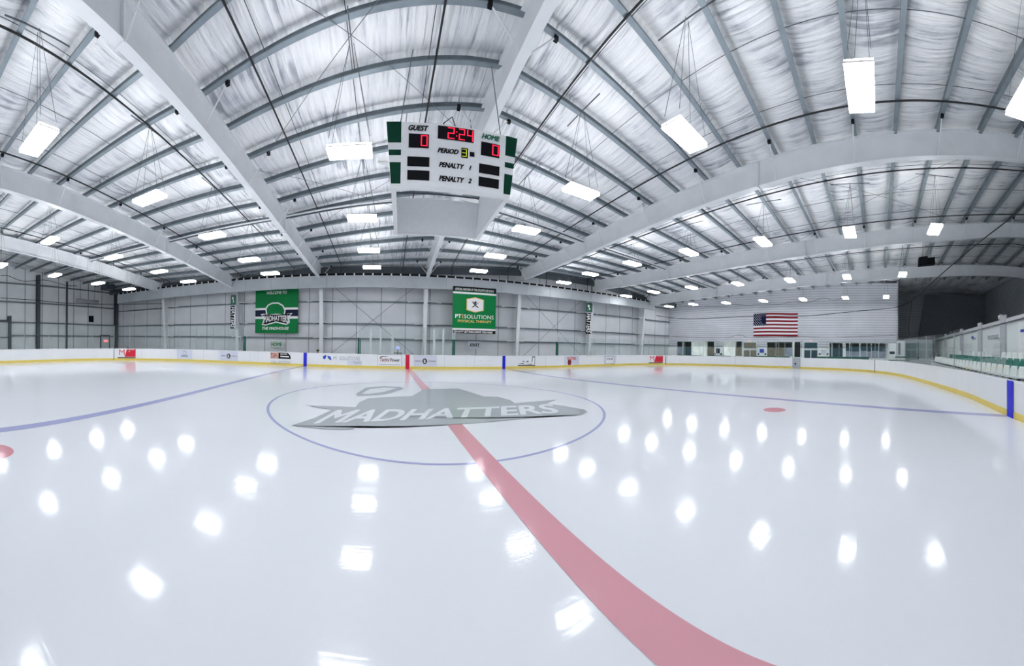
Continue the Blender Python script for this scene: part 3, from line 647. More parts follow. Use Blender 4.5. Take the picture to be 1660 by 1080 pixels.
def face(px, py, off=.012):
    d = ray(px, py); t_ = ((O_ - CAM) @ N_) / (d @ N_); p = CAM + d*t_; return p + N_*off
def fuv(px, py):
    p = face(px, py, 0) - O_; return (p @ UH, p[2] / V_[2])
def loc(off): return lambda x, v: O_ + UH*x + V_*v + N_*off
zf = lambda a, b: (600 + a/4.908, 180 + b/4.908)
def rect(ax, ay, bx, by):  # two zoom corners -> x0,v0,x1,v1 on the face
    c = [fuv(*zf(ax, ay)), fuv(*zf(bx, by))]; return (c[0][0], c[1][1], c[1][0], c[0][1])
def sbrect(r, m, name, off=.01, quadpx=None): return shape(strip(*r), loc(off), m, name, sb)
# green blocks follow the slanted edges
W2 = np.linalg.norm(U_)
def gx(v, side, inn):
    e = -.125*v if side < 0 else W2 + .125*v; return e if inn is None else inn
cols = {-1: fuv(*zf(244, 400))[0], 1: fuv(*zf(1072, 400))[0]}
bands = [(fuv(*zf(190, 252))[1], fuv(*zf(190, 84))[1]), (fuv(*zf(190, 352))[1], fuv(*zf(190, 308))[1]), (fuv(*zf(200, 578))[1], fuv(*zf(200, 408))[1])]
polys = []
for s in (-1, 1):
    for v0, v1 in bands:
        v1 = min(v1, 1.0); v0 = max(v0, 0.0)
        polys.append([(gx(v0, s, None), v0), (cols[s], v0), (cols[s], v1), (gx(v1, s, None), v1)])
shape(polys, loc(.008), M_sbg, 'green_block', sb)
SEG = {'0': 'abcdef', '2': 'abged', '4': 'fgbc', '3': 'abgcd'}
def digit(r, ch, m, th=.125):
    x0, v0, x1, v1 = r; w_, h_ = x1-x0, v1-v0; tx = w_*th*1.3; tv = h_*th*.62; vm = (v0+v1)/2; P = []
    for s in SEG[ch]:
        P += {'a': strip(x0, v1-tv, x1, v1), 'd': strip(x0, v0, x1, v0+tv), 'g': strip(x0, vm-tv/2, x1, vm+tv/2), 'f': strip(x0, vm, x0+tx, v1), 'b': strip(x1-tx, vm, x1, v1), 'e': strip(x0, v0, x0+tx, vm), 'c': strip(x1-tx, v0, x1, vm)}[s]
    return P
def display(r, digs, m, lab):
    o = sbrect(r, M_blk, 'display', .012); o['label'] = lab
    if digs: 
        P = []
        for rr, ch in digs: P += digit(rr, ch, m)
        c = shape(P, loc(.02), m, 'digit_segments', sb); c.parent = o; c.matrix_parent_inverse = Matrix()
    return o
gr = rect(308, 180, 466, 300); display(gr, [((gr[0]+(gr[2]-gr[0])*.60, gr[1]+.03, gr[2]-.03, gr[3]-.02), '0')], M_led, 'guest score display showing 0')
hr = rect(884, 240, 1026, 370); hr = (hr[0], hr[1], hr[2], hr[3]); display((hr[0], gr[1], hr[2], gr[3]), [((hr[0]+(hr[2]-hr[0])*.60, gr[1]+.03, hr[2]-.02, gr[3]-.02), '0')], M_led, 'home score display showing 0')
tr = rect(540, 116, 822, 258); tw = tr[2]-tr[0]; th_ = tr[3]-tr[1]
dg_ = lambda a, b, ch: ((tr[0]+tw*a, tr[1]+th_*.08, tr[0]+tw*b, tr[1]+th_*.93), ch)
o = display(tr, [dg_(.27, .46, '2'), dg_(.58, .75, '2'), dg_(.81, .98, '4')], M_led, 'game clock display showing 2:24')
c = shape(strip(tr[0]+tw*.505, tr[1]+th_*.3, tr[0]+tw*.53, tr[1]+th_*.38)+strip(tr[0]+tw*.505, tr[1]+th_*.6, tr[0]+tw*.53, tr[1]+th_*.68), loc(.02), M_led, 'colon', sb); c.parent = o; c.matrix_parent_inverse = Matrix()
pr = rect(726, 293, 776, 380); display(pr, [((pr[0]+.02, pr[1]+.02, pr[2]-.03, pr[3]-.02), '3')], M_ledy, 'period display showing 3')
p2 = rect(792, 326, 828, 368); display(p2, [], None, 'small square indicator')
for (a, b, c_, d_), lab in (((296, 362, 470, 448), 'guest penalty one display, dark'), ((296, 470, 470, 556), 'guest penalty two display, dark')):
    q = rect(a, b, c_, d_); display(q, [], None, lab); h1 = rect(868, 412, 1026, 520); display((h1[0], q[1], h1[2], q[3]), [], None, lab.replace('guest', 'home'))
def rectL(ax, ay, bx, by):
    return (fuv(*zf(ax, by))[0], fuv(*zf(ax, by))[1], fuv(*zf(bx, ay))[0], fuv(*zf(ax, ay))[1])
def sbt(s, r, m, **k): text(s, loc(.014), m, 'lettering', sb, box=r, shear=.3, **k)
sbt('GUEST', rectL(304, 112, 466, 156), M_blk, bold=.055)
sbt('HOME', rectL(886, 176, 1034, 220), mat('green_print', (.0, .13, .07), .5), bold=.055)
sbt('PERIOD', rectL(535, 292, 705, 332), M_blk, bold=.055)
sbt('PENALTY', rectL(546, 405, 750, 447), M_blk, bold=.055); sbt('1', rectL(786, 434, 806, 472), M_blk, bold=.055)
sbt('PENALTY', rectL(546, 513, 750, 556), M_blk, bold=.055); sbt('2', rectL(778, 536, 808, 576), M_blk, bold=.055)
# left face: faint print, small horn
L0 = np.array(lo[3]); LU = np.array(lo[0]) - L0; LV = np.array(hi[3]) - L0; LN_ = np.cross(LU, LV); LN_ /= np.linalg.norm(LN_)
lf = lambda off: (lambda u, v: L0 + LU*u + LV*v + LN_*off)
shape(strip(.03, .0, .12, .97) + strip(.88, .0, .97, .3), lf(.01), M_sbg, 'side_green_block', sb)
shape(disc(.5, .5, .22, .3), lf(.01), M_adred, 'side_emblem', sb)
mb = MB(); mb.box((SX-1.78, -1.5, 6.1), (SX-1.6, -1.35, 6.22)); mb.box((SX-1.86, -1.48, 6.12), (SX-1.78, -1.37, 6.2)); mb.build('side_horn', M_lampcase, sb)
mb = MB(); zc = zraf(0, 0) + RD
for x, y in ((-1.3, -1.4), (1.3, -1.4), (1.3, 1.4), (-1.3, 1.4)): mb.tube([sr((SX+x, y, 6.88)), (SX+x*.8, y*.75, zc)], .012, 5)
mb.build('suspension_cable', M_cable, sb)
mb = MB(); mb.tube([(SX-.2, -1.2, 6.95), (SX-.25, -1.25, 7.3), (SX-.05, -1.3, 7.45), (SX+.1, -1.2, 7.2), (SX+.6, -1.3, 7.05), (SX+1.2, -1.4, 7.0)], .015, 5); mb.box((SX-.5, -1.3, 7.0), (SX-.4, -1.2, 7.12)); mb.box((SX+.6, -1.35, 7.02), (SX+.75, -1.25, 7.1)); mb.build('power_cable', M_blk, sb)

# ------------------------------------------------------------------ banners on the far wall
BY = 15.3
bw = lambda off: (lambda px, py: on_y(px, py, BY-off))
bn = lambda off, a, b, c_, d_: (lambda u, v: (a+(c_-a)*u, BY-off, b+(d_-b)*v))
def rectwall(px0, py0, px1, py1):
    a = on_y(px0, py1, BY); b = on_y(px1, py0, BY); return a[0], a[2], b[0], b[2]
x0, z0, x1, z1 = rectwall(413.5, 461, 484, 540)
t = thing('hanging_banner', ((x0+x1)/2, BY, z0), 'green WELCOME TO THE MADHOUSE banner with black stripe on the wall', 'banner')
f = lambda off: bn(off, x0, z0, x1, z1)
mb = MB(); mb.box((x0, BY, z0), (x1, BY+.015, z1)); mb.build('cloth', M_green, t)
shape(strip(0, .34, 1, .49), f(.006), M_navy, 'dark_stripe', t); shape(strip(0, .30, 1, .35)+strip(0, .485, 1, .53), f(.009), M_white, 'white_stripe', t)
text('WELCOME TO', f(.012), M_white, 'lettering', t, bold=.03, shear=.25, box=(.27, .815, .74, .875)); text('THE MADHOUSE', f(.012), M_white, 'lettering', t, bold=.03, shear=.25, box=(.17, .07, .8, .13))
sh = lambda pts: [[(u, v-.03) for u, v in pts]]
shape([[(.26,.40),(.24,.52),(.30,.60),(.40,.64),(.55,.64),(.66,.58),(.72,.48),(.70,.38),(.48,.36)]], f(.010), M_white, 'crest_edge', t)
shape([[(.29,.40),(.27,.51),(.32,.58),(.41,.615),(.54,.615),(.64,.56),(.69,.47),(.67,.38),(.48,.36)]], f(.011), M_green, 'crest', t)
shape(sh([(.13,.425),(.2,.44),(.32,.42),(.5,.435),(.68,.42),(.8,.44),(.88,.445),(.8,.37),(.82,.25),(.74,.2),(.5,.25),(.26,.19),(.16,.2),(.2,.3),(.2,.37)]), f(.013), M_white, 'ribbon_edge', t)
shape(sh([(.16,.415),(.24,.425),(.5,.415),(.78,.43),(.84,.435),(.77,.36),(.8,.26),(.74,.225),(.5,.275),(.26,.215),(.19,.22),(.23,.3),(.23,.36)]), f(.017), M_blk, 'ribbon', t)
text('MADHATTERS', lambda u, v: f(.021)(.21+.58*u, .205+.055*math.sin(math.pi*u)*(1-v)+.17*v - .01*math.sin(math.pi*u)*v), M_white, 'lettering', t, bold=.03)
BY = 13.88
x0, z0, x1, z1 = rectwall(733, 463.5, 804.5, 541)
z1 = on_y(733, 463.5, BY)[2]; z0 = on_y(733, 540, BY)[2]
t = thing('hanging_banner', ((x0+x1)/2, BY, z0), 'green PT SOLUTIONS PHYSICAL THERAPY banner with black edges', 'banner')
g = lambda off: (lambda u, v, X0_=x0, Z0_=z0, X1_=x1, Z1_=z1, BY=13.88: (X0_+(X1_-X0_)*u, BY-off, Z0_+(Z1_-Z0_)*v))
mb = MB(); mb.box((x0, BY, z0), (x1, BY+.015, z1)); mb.build('cloth', M_green, t)
shape(strip(0, 0, 1, .07)+strip(0, .9, 1, 1), g(.006), M_blk, 'dark_stripe', t); shape(strip(0, .07, 1, .11)+strip(0, .845, 1, .885), g(.009), M_white, 'white_stripe', t)
text('OFFICIAL PARTNER OF THE ATLANTA ICE HOUSE', g(.012), M_white, 'lettering', t, bold=.02, shear=.25, box=(.05, .915, .95, .965)); text("DON'T LET PAIN DRIVE YOU MAD", g(.012), M_white, 'lettering', t, bold=.03, shear=.25, box=(.07, .012, .93, .055))
hexg = lambda cx, cy, rx, ry: [[(cx, cy+ry), (cx+rx, cy+ry*.72), (cx+rx, cy-ry*.72), (cx, cy-ry), (cx-rx, cy-ry*.72), (cx-rx, cy+ry*.72)]]
shape(hexg(.51, .62, .2, .165), g(.011), M_gold, 'emblem_rim', t); shape(hexg(.51, .62, .18, .148), g(.014), M_white, 'emblem_field', t)
shape([[(.43,.685),(.45,.69),(.52,.63),(.6,.685),(.59,.67),(.53,.615),(.51,.605),(.49,.615)], [(.43,.56),(.45,.56),(.5,.59),(.52,.59),(.57,.56),(.6,.56),(.55,.60),(.51,.61),(.47,.60)]] + disc(.515, .665, .025, .022) + arc(.515, .665, .05, .035, .6, 2.5, .01), g(.018), M_blk, 'emblem_figure', t)
text('PT', g(.012), M_white, 'lettering', t, bold=.035, box=(.06, .325, .2, .405)); shape(strip(.222, .315, .235, .415), g(.012), M_gold, 'divider', t)
text('SOLUTIONS', g(.012), M_white, 'lettering', t, bold=.005, box=(.26, .32, .95, .405)); text('PHYSICAL THERAPY', g(.012), M_gold, 'lettering', t, bold=.02, box=(.12, .235, .9, .29))
BY = 15.3
for (a, b, c_, d_), s, m, lab in (((438, 553.5, 459, 563), 'HOME', mat('green_print', (.0, .13, .07), .5), 'small HOME sign on the wall under the MADHATTERS banner'), ((759, 554, 779.5, 565), 'AWAY', M_blk, 'small AWAY sign on the wall under the PT SOLUTIONS banner')):
    a0 = on_y(a, d_, BY); b0 = on_y(c_, b, BY); t = thing('wall_sign', ((a0[0]+b0[0])/2, BY, a0[2]), lab, 'sign')
    mb = MB(); mb.box((a0[0], BY, a0[2]), (b0[0], BY+.02, b0[2])); mb.build('plate', M_adbg if s == 'AWAY' else mat('pale_green', (.5, .6, .52), .5), t)
    gg = lambda u, v, A_=a0, B_=b0: (A_[0]+(B_[0]-A_[0])*u, BY-.006, A_[2]+(B_[2]-A_[2])*v); text(s, gg, m, 'lettering', t, bold=.03, box=(.1, .2, .9, .8))
for k, side, (p0, p1), lab in ((1, 1, ((373.5, 478), (382.5, 533)), 'narrow vertical HATTERS banner on the column left of the MADHATTERS banner'), (5, -1, ((949, 492), (960.5, 541)), 'narrow vertical HATTERS banner on the column near the flag wall')):
    yb2 = 14.62; a = on_y(p0[0], p1[1], yb2); b = on_y(p1[0], p0[1], yb2)
    t = thing('column_banner', ((a[0]+b[0])/2, yb2, a[2]), lab, 'banner'); gg = lambda off: (lambda u, v, A_=a, B_=b: (A_[0]+(B_[0]-A_[0])*u, yb2-off, A_[2]+(B_[2]-A_[2])*v))
    mb = MB(); mb.box((a[0], yb2, a[2]), (b[0], yb2+.015, b[2])); mb.build('cloth', M_adbg, t)
    shape(strip(0, .7, 1, 1), gg(.006), mat('deep_green', (.005, .10, .06), .5), 'green_field', t)
    shape(strip(0, 0, .8, .68), gg(.005), M_blk, 'black_field', t)
    text('HATTERS', lambda u, v, G=gg: G(.012)(.12+.7*v, .03+.62*(1-u)) if side > 0 else G(.012)(.12+.7*v, .03+.62*(1-u)), M_white, 'lettering', t, bold=.03, shear=.2)
    shape([[(.3,.95),(.6,.92),(.5,.86),(.7,.8),(.4,.76),(.5,.83),(.25,.88)]], gg(.012), M_white, 'emblem', t)

# ------------------------------------------------------------------ flag on the right wall
a = on_x(1221.5, 545.5, XR-.06); b = on_x(1293.5, 507, XR-.06)
fl = thing('flag', (XR-.06, (a[1]+b[1])/2, a[2]), 'large American flag hung flat on the white siding wall', 'flag')
ya, yb2, za, zt_ = a[1], b[1], a[2], b[2]
ff = lambda off: (lambda u, v: (XR-.06-off-.03*math.sin(u*9+v*3), ya+(yb2-ya)*u, za+(zt_-za)*v + .05*math.sin(u*5)*(.3+.7*v)))
def fgrid(u0, v0, u1, v1, nn=14): return strip(u0, v0, u1, v1, nn)
shape(sum([fgrid(0, i/13, 1, (i+1)/13) for i in range(0, 13, 2)], []), ff(0), M_dkred, 'red_stripes', fl)
shape(sum([fgrid(0, i/13, 1, (i+1)/13) for i in range(1, 13, 2)], []), ff(0), M_flagw, 'white_stripes', fl)
shape(fgrid(0, 6/13, .29, 1, 5), ff(.012), M_flagb, 'canton', fl)
st = []
for r in range(9):
    for c_ in range(6 if r % 2 == 0 else 5):
        cx = .29*(c_+(.5 if r % 2 == 0 else 1))/6; cy = 6/13 + (7/13)*(r+.6)/9.3
        st.append([(cx + (.011 if i % 2 == 0 else .0045)*math.sin(math.pi*i/5), cy + (.024 if i % 2 == 0 else .010)*math.cos(math.pi*i/5)) for i in range(10)])
shape(st, ff(.018), M_flagw, 'stars', fl)

# ------------------------------------------------------------------ rink glass
def glass_run(pxs, lab, grp, top=2.8):
    for p, q in zip(pxs[:-1], pxs[1:]):
        A_, n1 = out_at(p, -.05); B_, n2 = out_at(q, -.05)
        t = thing('rink_glass_panel', (A_[0], A_[1], HB), lab, 'glass panel', grp); mid = [out_at(p+(q-p)*s, -.05)[0] for s in (0, .34, .67, 1)]
        mb = MB()
        for u, v in zip(mid[:-1], mid[1:]): mb.quad([(*u, HB), (*v, HB), (*v, top), (*u, top)])
        mb.build('pane', M_glass, t)
        mb = MB(); mb.tube([(*A_, HB), (*A_, top)], .018, 5); mb.build('post', mat('post_grey', (.35, .38, .38), .4), t)
glass_run([0.5, 40, 80, 115, 150, 185, 210, 236, 262, 290, 318, 345, 370, 395], 'clear glass panel above the boards left of the players benches', 'glass panels at the left end')
glass_run([906, 935, 965, 996, 1025, 1052, 1079, 1110, 1140, 1163, 1192, 1228, 1262, 1284, 1299, 1340, 1380, 1418, 1452, 1500, 1545, 1588, 1648], 'clear glass panel above the boards at the right end of the rink', 'glass panels at the right end', 2.45)
glass_run([583, 600.5, 617, 636.5, 687, 705, 720, 736], 'clear glass panel of the timekeeper box behind the centre boards', 'glass panels of the timekeeper box')
for px, lab in ((395, 'green padded post left of the HOME sign'), (582, 'green padded post at the left end of the timekeeper box'), (736.5, 'green padded post left of the AWAY sign'), (905.5, 'green padded post right of the AWAY sign')):
    p = out_at(px, -.2)[0]; t = thing('padded_post', (p[0], p[1], HB-.1), lab, 'padded post')
    mb = MB(); mb.tube([(*p, HB-.1), (*p, 2.05)], .11, 12); mb.build('pad', M_dgreen, t)
    for s in ((-.07, .07) if px > 500 and px < 800 else (0,)):
        mb = MB(); mb.tube([(p[0]+s, p[1], 2.0), (p[0]+s, p[1], 2.75)], .03, 6); mb.build('pole', M_frame, t)
for px, lab in ((600.5, 'first'), (617, 'second'), (636.5, 'third'), (705, 'fourth'), (720, 'fifth')):
    p = out_at(px, -.3)[0]; mb = MB(); mb.box((p[0]-.07, p[1]-.03, 0), (p[0]+.07, p[1]+.03, 2.72)); tag(mb.build('glass_stanchion', M_steel), 'white upright stanchion of the timekeeper box, %s from the left' % lab, 'stanchion')
# timekeeper monitor
p = on_y(645, 565, 13.2); t = thing('monitor', (p[0], p[1], 0), 'small lit monitor on a stand inside the timekeeper box', 'monitor')
mb = MB(); mb.box((p[0]-.13, 13.18, 1.3), (p[0]+.13, 13.22, 1.5)); mb.build('screen', mat('screen_blue', (.35, .4, .8), .3, emit=.6), t)
mb = MB(); mb.box((p[0]-.02, 13.2, 0), (p[0]+.02, 13.24, 1.3)); mb.box((p[0]-.3, 13.1, 1.0), (p[0]+.3, 13.5, 1.04)); mb.build('stand', M_blk, t)

# person behind the boards (only the cap shows): seated figure
def skin_body(name, J, E_, R, m, parent):
    me = bpy.data.meshes.new(name); me.from_pydata(J, E_, []); o = bpy.data.objects.new(name, me); C.objects.link(o)
    sm = o.modifiers.new('skin', 'SKIN'); 
    for i, r in enumerate(R): me.skin_vertices[0].data[i].radius = (r, r)
    me.skin_vertices[0].data[0].use_root = True
    o.modifiers.new('sub', 'SUBSURF').levels = 1; me.materials.append(m)
    if parent: flat_parent(o, parent)
    return o
p = on_y(515.3, 571, 13.3); px_, pz = p[0], 1.17
J = [(0,0,.32),(0,0,.52),(0,0,.72),(0,0,.82),(0,0,.90),(0,0,1.0),(-.16,0,.72),(-.2,-.05,.5),(-.12,-.22,.4),(.16,0,.72),(.2,-.05,.5),(.12,-.22,.4),(-.1,-.05,.3),(-.1,-.42,.32),(-.1,-.44,.08),(.1,-.05,.3),(.1,-.42,.32),(.1,-.44,.08),(-.1,-.55,.03),(.1,-.55,.03)]
J = [(px_+a, 13.3+b, c_+.08) for a, b, c_ in J]
pe = thing('person', (px_, 13.3, 0), 'person in an olive cap seated behind the boards, only the head top showing', 'person')
skin_body('body', J, [(0,1),(1,2),(2,3),(3,4),(4,5),(2,6),(6,7),(7,8),(2,9),(9,10),(10,11),(0,12),(12,13),(13,14),(0,15),(15,16),(16,17),(14,18),(17,19)], [.14,.13,.13,.06,.075,.085,.06,.045,.035,.06,.045,.035,.08,.06,.045,.08,.06,.045,.035,.035], M_skin, pe)
mb = MB(); n = 14
for j in range(5):
    a = j/4*math.pi/2*.98
    for i in range(n): q = 2*math.pi*i/n; mb.v.append((px_+.115*math.cos(a)*math.cos(q), 13.3+.125*math.cos(a)*math.sin(q), 1.06+.115*math.sin(a)))
for j in range(4):
    for i in range(n): mb.f.append((j*n+i, j*n+(i+1)%n, (j+1)*n+(i+1)%n, (j+1)*n+i))
mb.box((px_-.08, 13.08, 1.05), (px_+.08, 13.2, 1.065)); mb.build('cap', M_olive, pe)
mb = MB(); mb.box((-11, 13.2, .30), (-4.8, 13.55, .36)); mb.box((-11, 13.3, 0), (-10.9, 13.45, .3)); mb.box((-4.9, 13.3, 0), (-4.8, 13.45, .3)); tag(mb.build('player_bench', M_conc), 'low grey players bench behind the boards under the HOME sign', 'bench')

# ------------------------------------------------------------------ left end wall details
t0 = on_x(110, 483, XL+.9); d = thing('foil_duct', (XL+.9, t0[1], 5.9), 'silver foil wrapped heater duct high in the left corner', 'duct')
p0, p1 = on_x(125, 487, XL+.9), on_x(158, 488, XL+.9); z = p0[2]
mb = MB(); mb.sweep([(XL+.9, p0[1], z), (XL+.9, p0[1]+.3, z+.02), (XL+.9, (p0[1]+p1[1])/2, z-.03), (XL+.9, p1[1], z)], [(.28*math.cos(a), .2*math.sin(a)) for a in np.linspace(0, 2*math.pi, 12, endpoint=False)]); mb.build('duct_body', M_duct, d, smooth=True)
mb = MB(); mb.tube([(XL+.9, p0[1]+.4, z+.2), (XL+.9, p0[1]+.4, 8)], .02, 5); mb.tube([(XL+.9, p1[1]-.4, z+.2), (XL+.9, p1[1]-.4, 8)], .02, 5); mb.build('hanger', M_dark, d)
a, b = on_x(143.5, 522, XL+.1), on_x(151.5, 512.5, XL+.1)
t = thing('wall_vent', (XL+.1, a[1], a[2]), 'square black vent opening on the left end wall', 'vent'); mb = MB(); mb.box((XL+.02, a[1]-.1, a[2]-.1), (XL+.12, b[1]+.05, b[2]+.05)); mb.build('vent_frame', M_frame, t)
mb = MB(); mb.box((XL+.12, a[1], a[2]), (XL+.14, b[1], b[2])); mb.build('grille', M_blk, t)
a, b = on_x(164, 575, XL+.1), on_x(177, 556, XL+.1)
t = thing('door_1', (XL+.1, a[1], 0), 'pale exit door', 'door'); 
for k_ in ('label', 'category'): del t[k_]
t['kind'] = 'structure'
mb = MB(); mb.box((XL+.03, a[1], 0), (XL+.1, b[1], 2.05)); mb.build('door_leaf', M_frame, t); mb = MB(); mb.box((XL+.02, a[1]-.12, 0), (XL+.12, a[1], 2.15)); mb.box((XL+.02, b[1], 0), (XL+.12, b[1]+.12, 2.15)); mb.box((XL+.02, a[1]-.12, 2.05), (XL+.12, b[1]+.12, 2.17)); mb.build('door_frame', M_dark, t)
p = on_x(172, 553, XL+.25); t = thing('exit_sign', p, 'small glowing red EXIT sign over the pale door at left', 'exit sign')
mb = MB(); mb.box((XL+.2, p[1]-.3, p[2]-.13), (XL+.25, p[1]+.3, p[2]+.13)); mb.build('sign_box', mat('exit_pink', (.8, .35, .38), .5, emit=.5), t)
text('EXIT', lambda u, v: (XL+.256, p[1]-.24+.48*u, p[2]-.08+.16*v), mat('exit_red', (.9, .03, .05), .4, emit=1.5), 'lettering', t, bold=.02)
y0 = on_x(2, 500, XL)[1]
mb = MB(); mb.box((XL+.25, y0-2.5, 3.3), (XL+.4, on_x(14, 500, XL)[1], 3.5)); mb.box((XL+.25, y0-2.5, 1.75), (XL+.35, on_x(14, 500, XL)[1], 1.85)); tag(mb.build('door_header', M_dark), 'dark steel header above the overhead door at the far left edge', 'header')
mb = MB(); mb.quad([(XL+.22, y0-2.5, 0), (XL+.22, on_x(12, 500, XL)[1], 0), (XL+.22, on_x(12, 500, XL)[1], 3.3), (XL+.22, y0-2.5, 3.3)]); o = mb.build('door_2', mat('overhead_door', (.55, .57, .6), .5)); struct(o)
# dark heater unit in corner under the roof
p = on_x(175, 465, XL+2.2); t = thing('unit_heater', p, 'dark box heater hanging under the roof in the left corner', 'heater')
mb = MB(); mb.box((p[0]-.5, p[1]-.6, p[2]-.35), (p[0]+.5, p[1]+.6, p[2]+.4)); mb.build('casing', M_dark, t); mb = MB(); mb.tube([(p[0], p[1], p[2]+.4), (p[0], p[1], 8.2)], .03, 5); mb.build('hanger', M_dark, t)
# camera arm and small dark arm behind the glass
p = on_y(208, 563, 14.5); mb = MB(); mb.tube([(p[0]-.3, p[1], p[2]), (p[0], p[1], p[2]), (p[0]+.25, p[1], p[2]-.8)], .04, 5); tag(mb.build('basketball_arm', M_blk), 'small black bent arm behind the glass near the left corner', 'arm')
for px, py, lab in ((325, 544, 'small white wall camera between the first two columns'), (390, 547, 'small white wall camera beside the left HATTERS column'), (602, 541, 'small white wall camera above the timekeeper box')):
    p = on_y(px, py, 15.4); mb = MB(); mb.tube([(p[0]-.1, 15.3, p[2]), (p[0]+.12, 15.2, p[2]-.03)], .055, 8); mb.box((p[0]-.02, 15.3, p[2]-.02), (p[0]+.02, 15.7, p[2]+.02)); tag(mb.build('wall_camera', M_white), lab, 'camera')

# ------------------------------------------------------------------ right end: lobby front with windows and doors
LX = XR + .02
def lx(px, py, off=0): return on_x(px, py, LX-off)
def lbox(px0, py0, px1, py1, d0, d1, m, name, parent=None):
    a, b = on_x(px0, py1, LX), on_x(px1, py0, LX); mb = MB(); mb.box((LX-d1, b[1], a[2]), (LX-d0, a[1], b[2])); return mb.build(name, m, parent)
mb = MB(); mb.box((LX, yr, 0), (LX+.25, WY, 1.93)); struct(mb.build('wall_lobby', M_wallw))
mb = MB(); mb.box((LX-.02, yr, 1.86), (LX+.2, WY, 1.95)); struct(mb.build('trim_lobby', M_wallw))
wins = [((1098,1107),(554,579),M_wingrey),((1108,1121),(554,578),M_winglass),((1122,1147),(554,577),M_winlit),((1147.5,1158),(554,577),M_wintan),((1173,1192),(554,577),M_winlit),((1193.5,1203),(554,577),M_wintan),
 ((1244,1257.5),(555,577),M_wintan),((1258.5,1272),(555,577),M_wintan),((1273,1285),(555,577),M_wingrey),((1345,1348),(556,579),M_winglass),((1349.5,1360),(556,579),M_winglass),((1361,1366),(556,579),M_winglass)]
def lobby_h(px, y):  # heights spread so the windows clear the boards
    return y
for i, ((a, b), (c_, d_), m) in enumerate(wins):
    t = thing('window_%d' % (i+1), lx((a+b)/2, d_), 'window', 'window'); del t['label']; del t['category']; t['kind'] = 'structure'
    lbox(a, c_, b, d_, .0, .02, m, 'pane', t)
    fr = MB(); A_, B_ = on_x(a, d_, LX), on_x(b, c_, LX)
    for q in ((B_[1]-.06, B_[1]), (A_[1], A_[1]+.06)): fr.box((LX-.07, q[0], A_[2]-.05), (LX, q[1], B_[2]+.04))
    fr.box((LX-.07, B_[1]-.06, B_[2]), (LX, A_[1]+.06, B_[2]+.05)); fr.build('window_frame', M_frame, t)
for i, (a, b, m, lab) in enumerate(((1205,1227,M_wintan,''),(1303,1326,M_winglass,''))):
    t = thing('door_%d' % (i+3), lx((a+b)/2, 578), 'd', 'door'); del t['label']; del t['category']; t['kind'] = 'structure'; md = (a+b)/2
    lbox(a, 554, b, 582, 0, .03, M_frame, 'door_frame', t)
    lbox(a+1, 555.5, b-1, 564.5, .03, .05, m, 'transom', t)
    for q0, q1 in ((a+1, md-.8), (md+.8, b-1)): lbox(q0, 568, q1, 581, .03, .05, m, 'door_leaf', t)
t = thing('door_5', lx(1292, 578), 'd', 'door'); del t['label']; del t['category']; t['kind'] = 'structure'
lbox(1288, 555, 1297.5, 579, 0, .03, M_blk, 'doorway', t); lbox(1285.5, 554, 1288, 579, 0, .05, M_wallw, 'door_frame', t)
# glazed concession front further right
for i, (a, b) in enumerate(((1371,1377),(1378,1393),(1395,1405),(1406,1412),(1413,1424),(1425,1436))):
    t = thing('window_%d' % (20+i), lx(a, 575), 'w', 'w'); del t['label']; del t['category']; t['kind'] = 'structure'
    lbox(a, 556.5, b, 581, 0, .02, M_wingrey, 'pane', t); lbox(a, 562, b, 569 + (i % 2), .02, .04, M_winglass, 'dark_pane', t); lbox(b, 556, b+1, 583, 0, .07, M_frame, 'mullion', t)
# green stripe along the lobby front
for px0, px1 in ((1086, 1096.5), (1107, 1146), (1157, 1191), (1228, 1285), (1327, 1411)):
    mb = MB(); a, b = on_x(px0, 0, LX)[1], on_x(px1, 0, LX)[1]; zc_ = on_x((px0+px1)/2, 577.2 + (px0-1086)*.012, LX)[2]
    mb.box((LX-.09, b, zc_-.09), (LX-.0, a, zc_+.09)); mb.box((LX-.05, b, 0), (LX, a, zc_-.09))
    c_ = mb.build('trim_%d' % int(px0), M_dgreen); struct(c_)
for px, py0, py1, w_, m, lab in ((1164, 565, 573, 6, M_navy, 'dark logo poster between the first lobby windows'), (1235, 566, 572, 7, M_adblue, 'blue poster on the white pier right of the tan doors'), (1335, 567, 575, 8, M_adbg, 'grey notice board right of the dark teal doors')):
    t = lbox(px-w_/2, py0, px+w_/2, py1, .0, .04, m, 'wall_poster'); tag(t, lab, 'poster')
for px, lab in ((1158.5, 'left of the dark logo poster'), (1169, 'right of the dark logo poster'), (1229.5, 'left of the blue poster'), (1241, 'right of the blue poster'), (1329, 'left of the grey notice board'), (1341.5, 'right of the grey notice board')):
    tag(lbox(px-1.4, 573, px+1.4, 575.4, 0, .05, M_navy, 'wall_box'), 'small dark box on the lobby wall ' + lab, 'box')
for px, lab in ((1216, 'faint red exit sign above the tan lobby doors'), (1314.5, 'faint red exit sign above the dark teal lobby doors')):
    t = lbox(px-2, 551.8, px+2, 553.6, .0, .05, mat('exit_faint', (.85, .45, .42), .5, emit=.3), 'exit_sign'); tag(t, lab, 'exit sign')

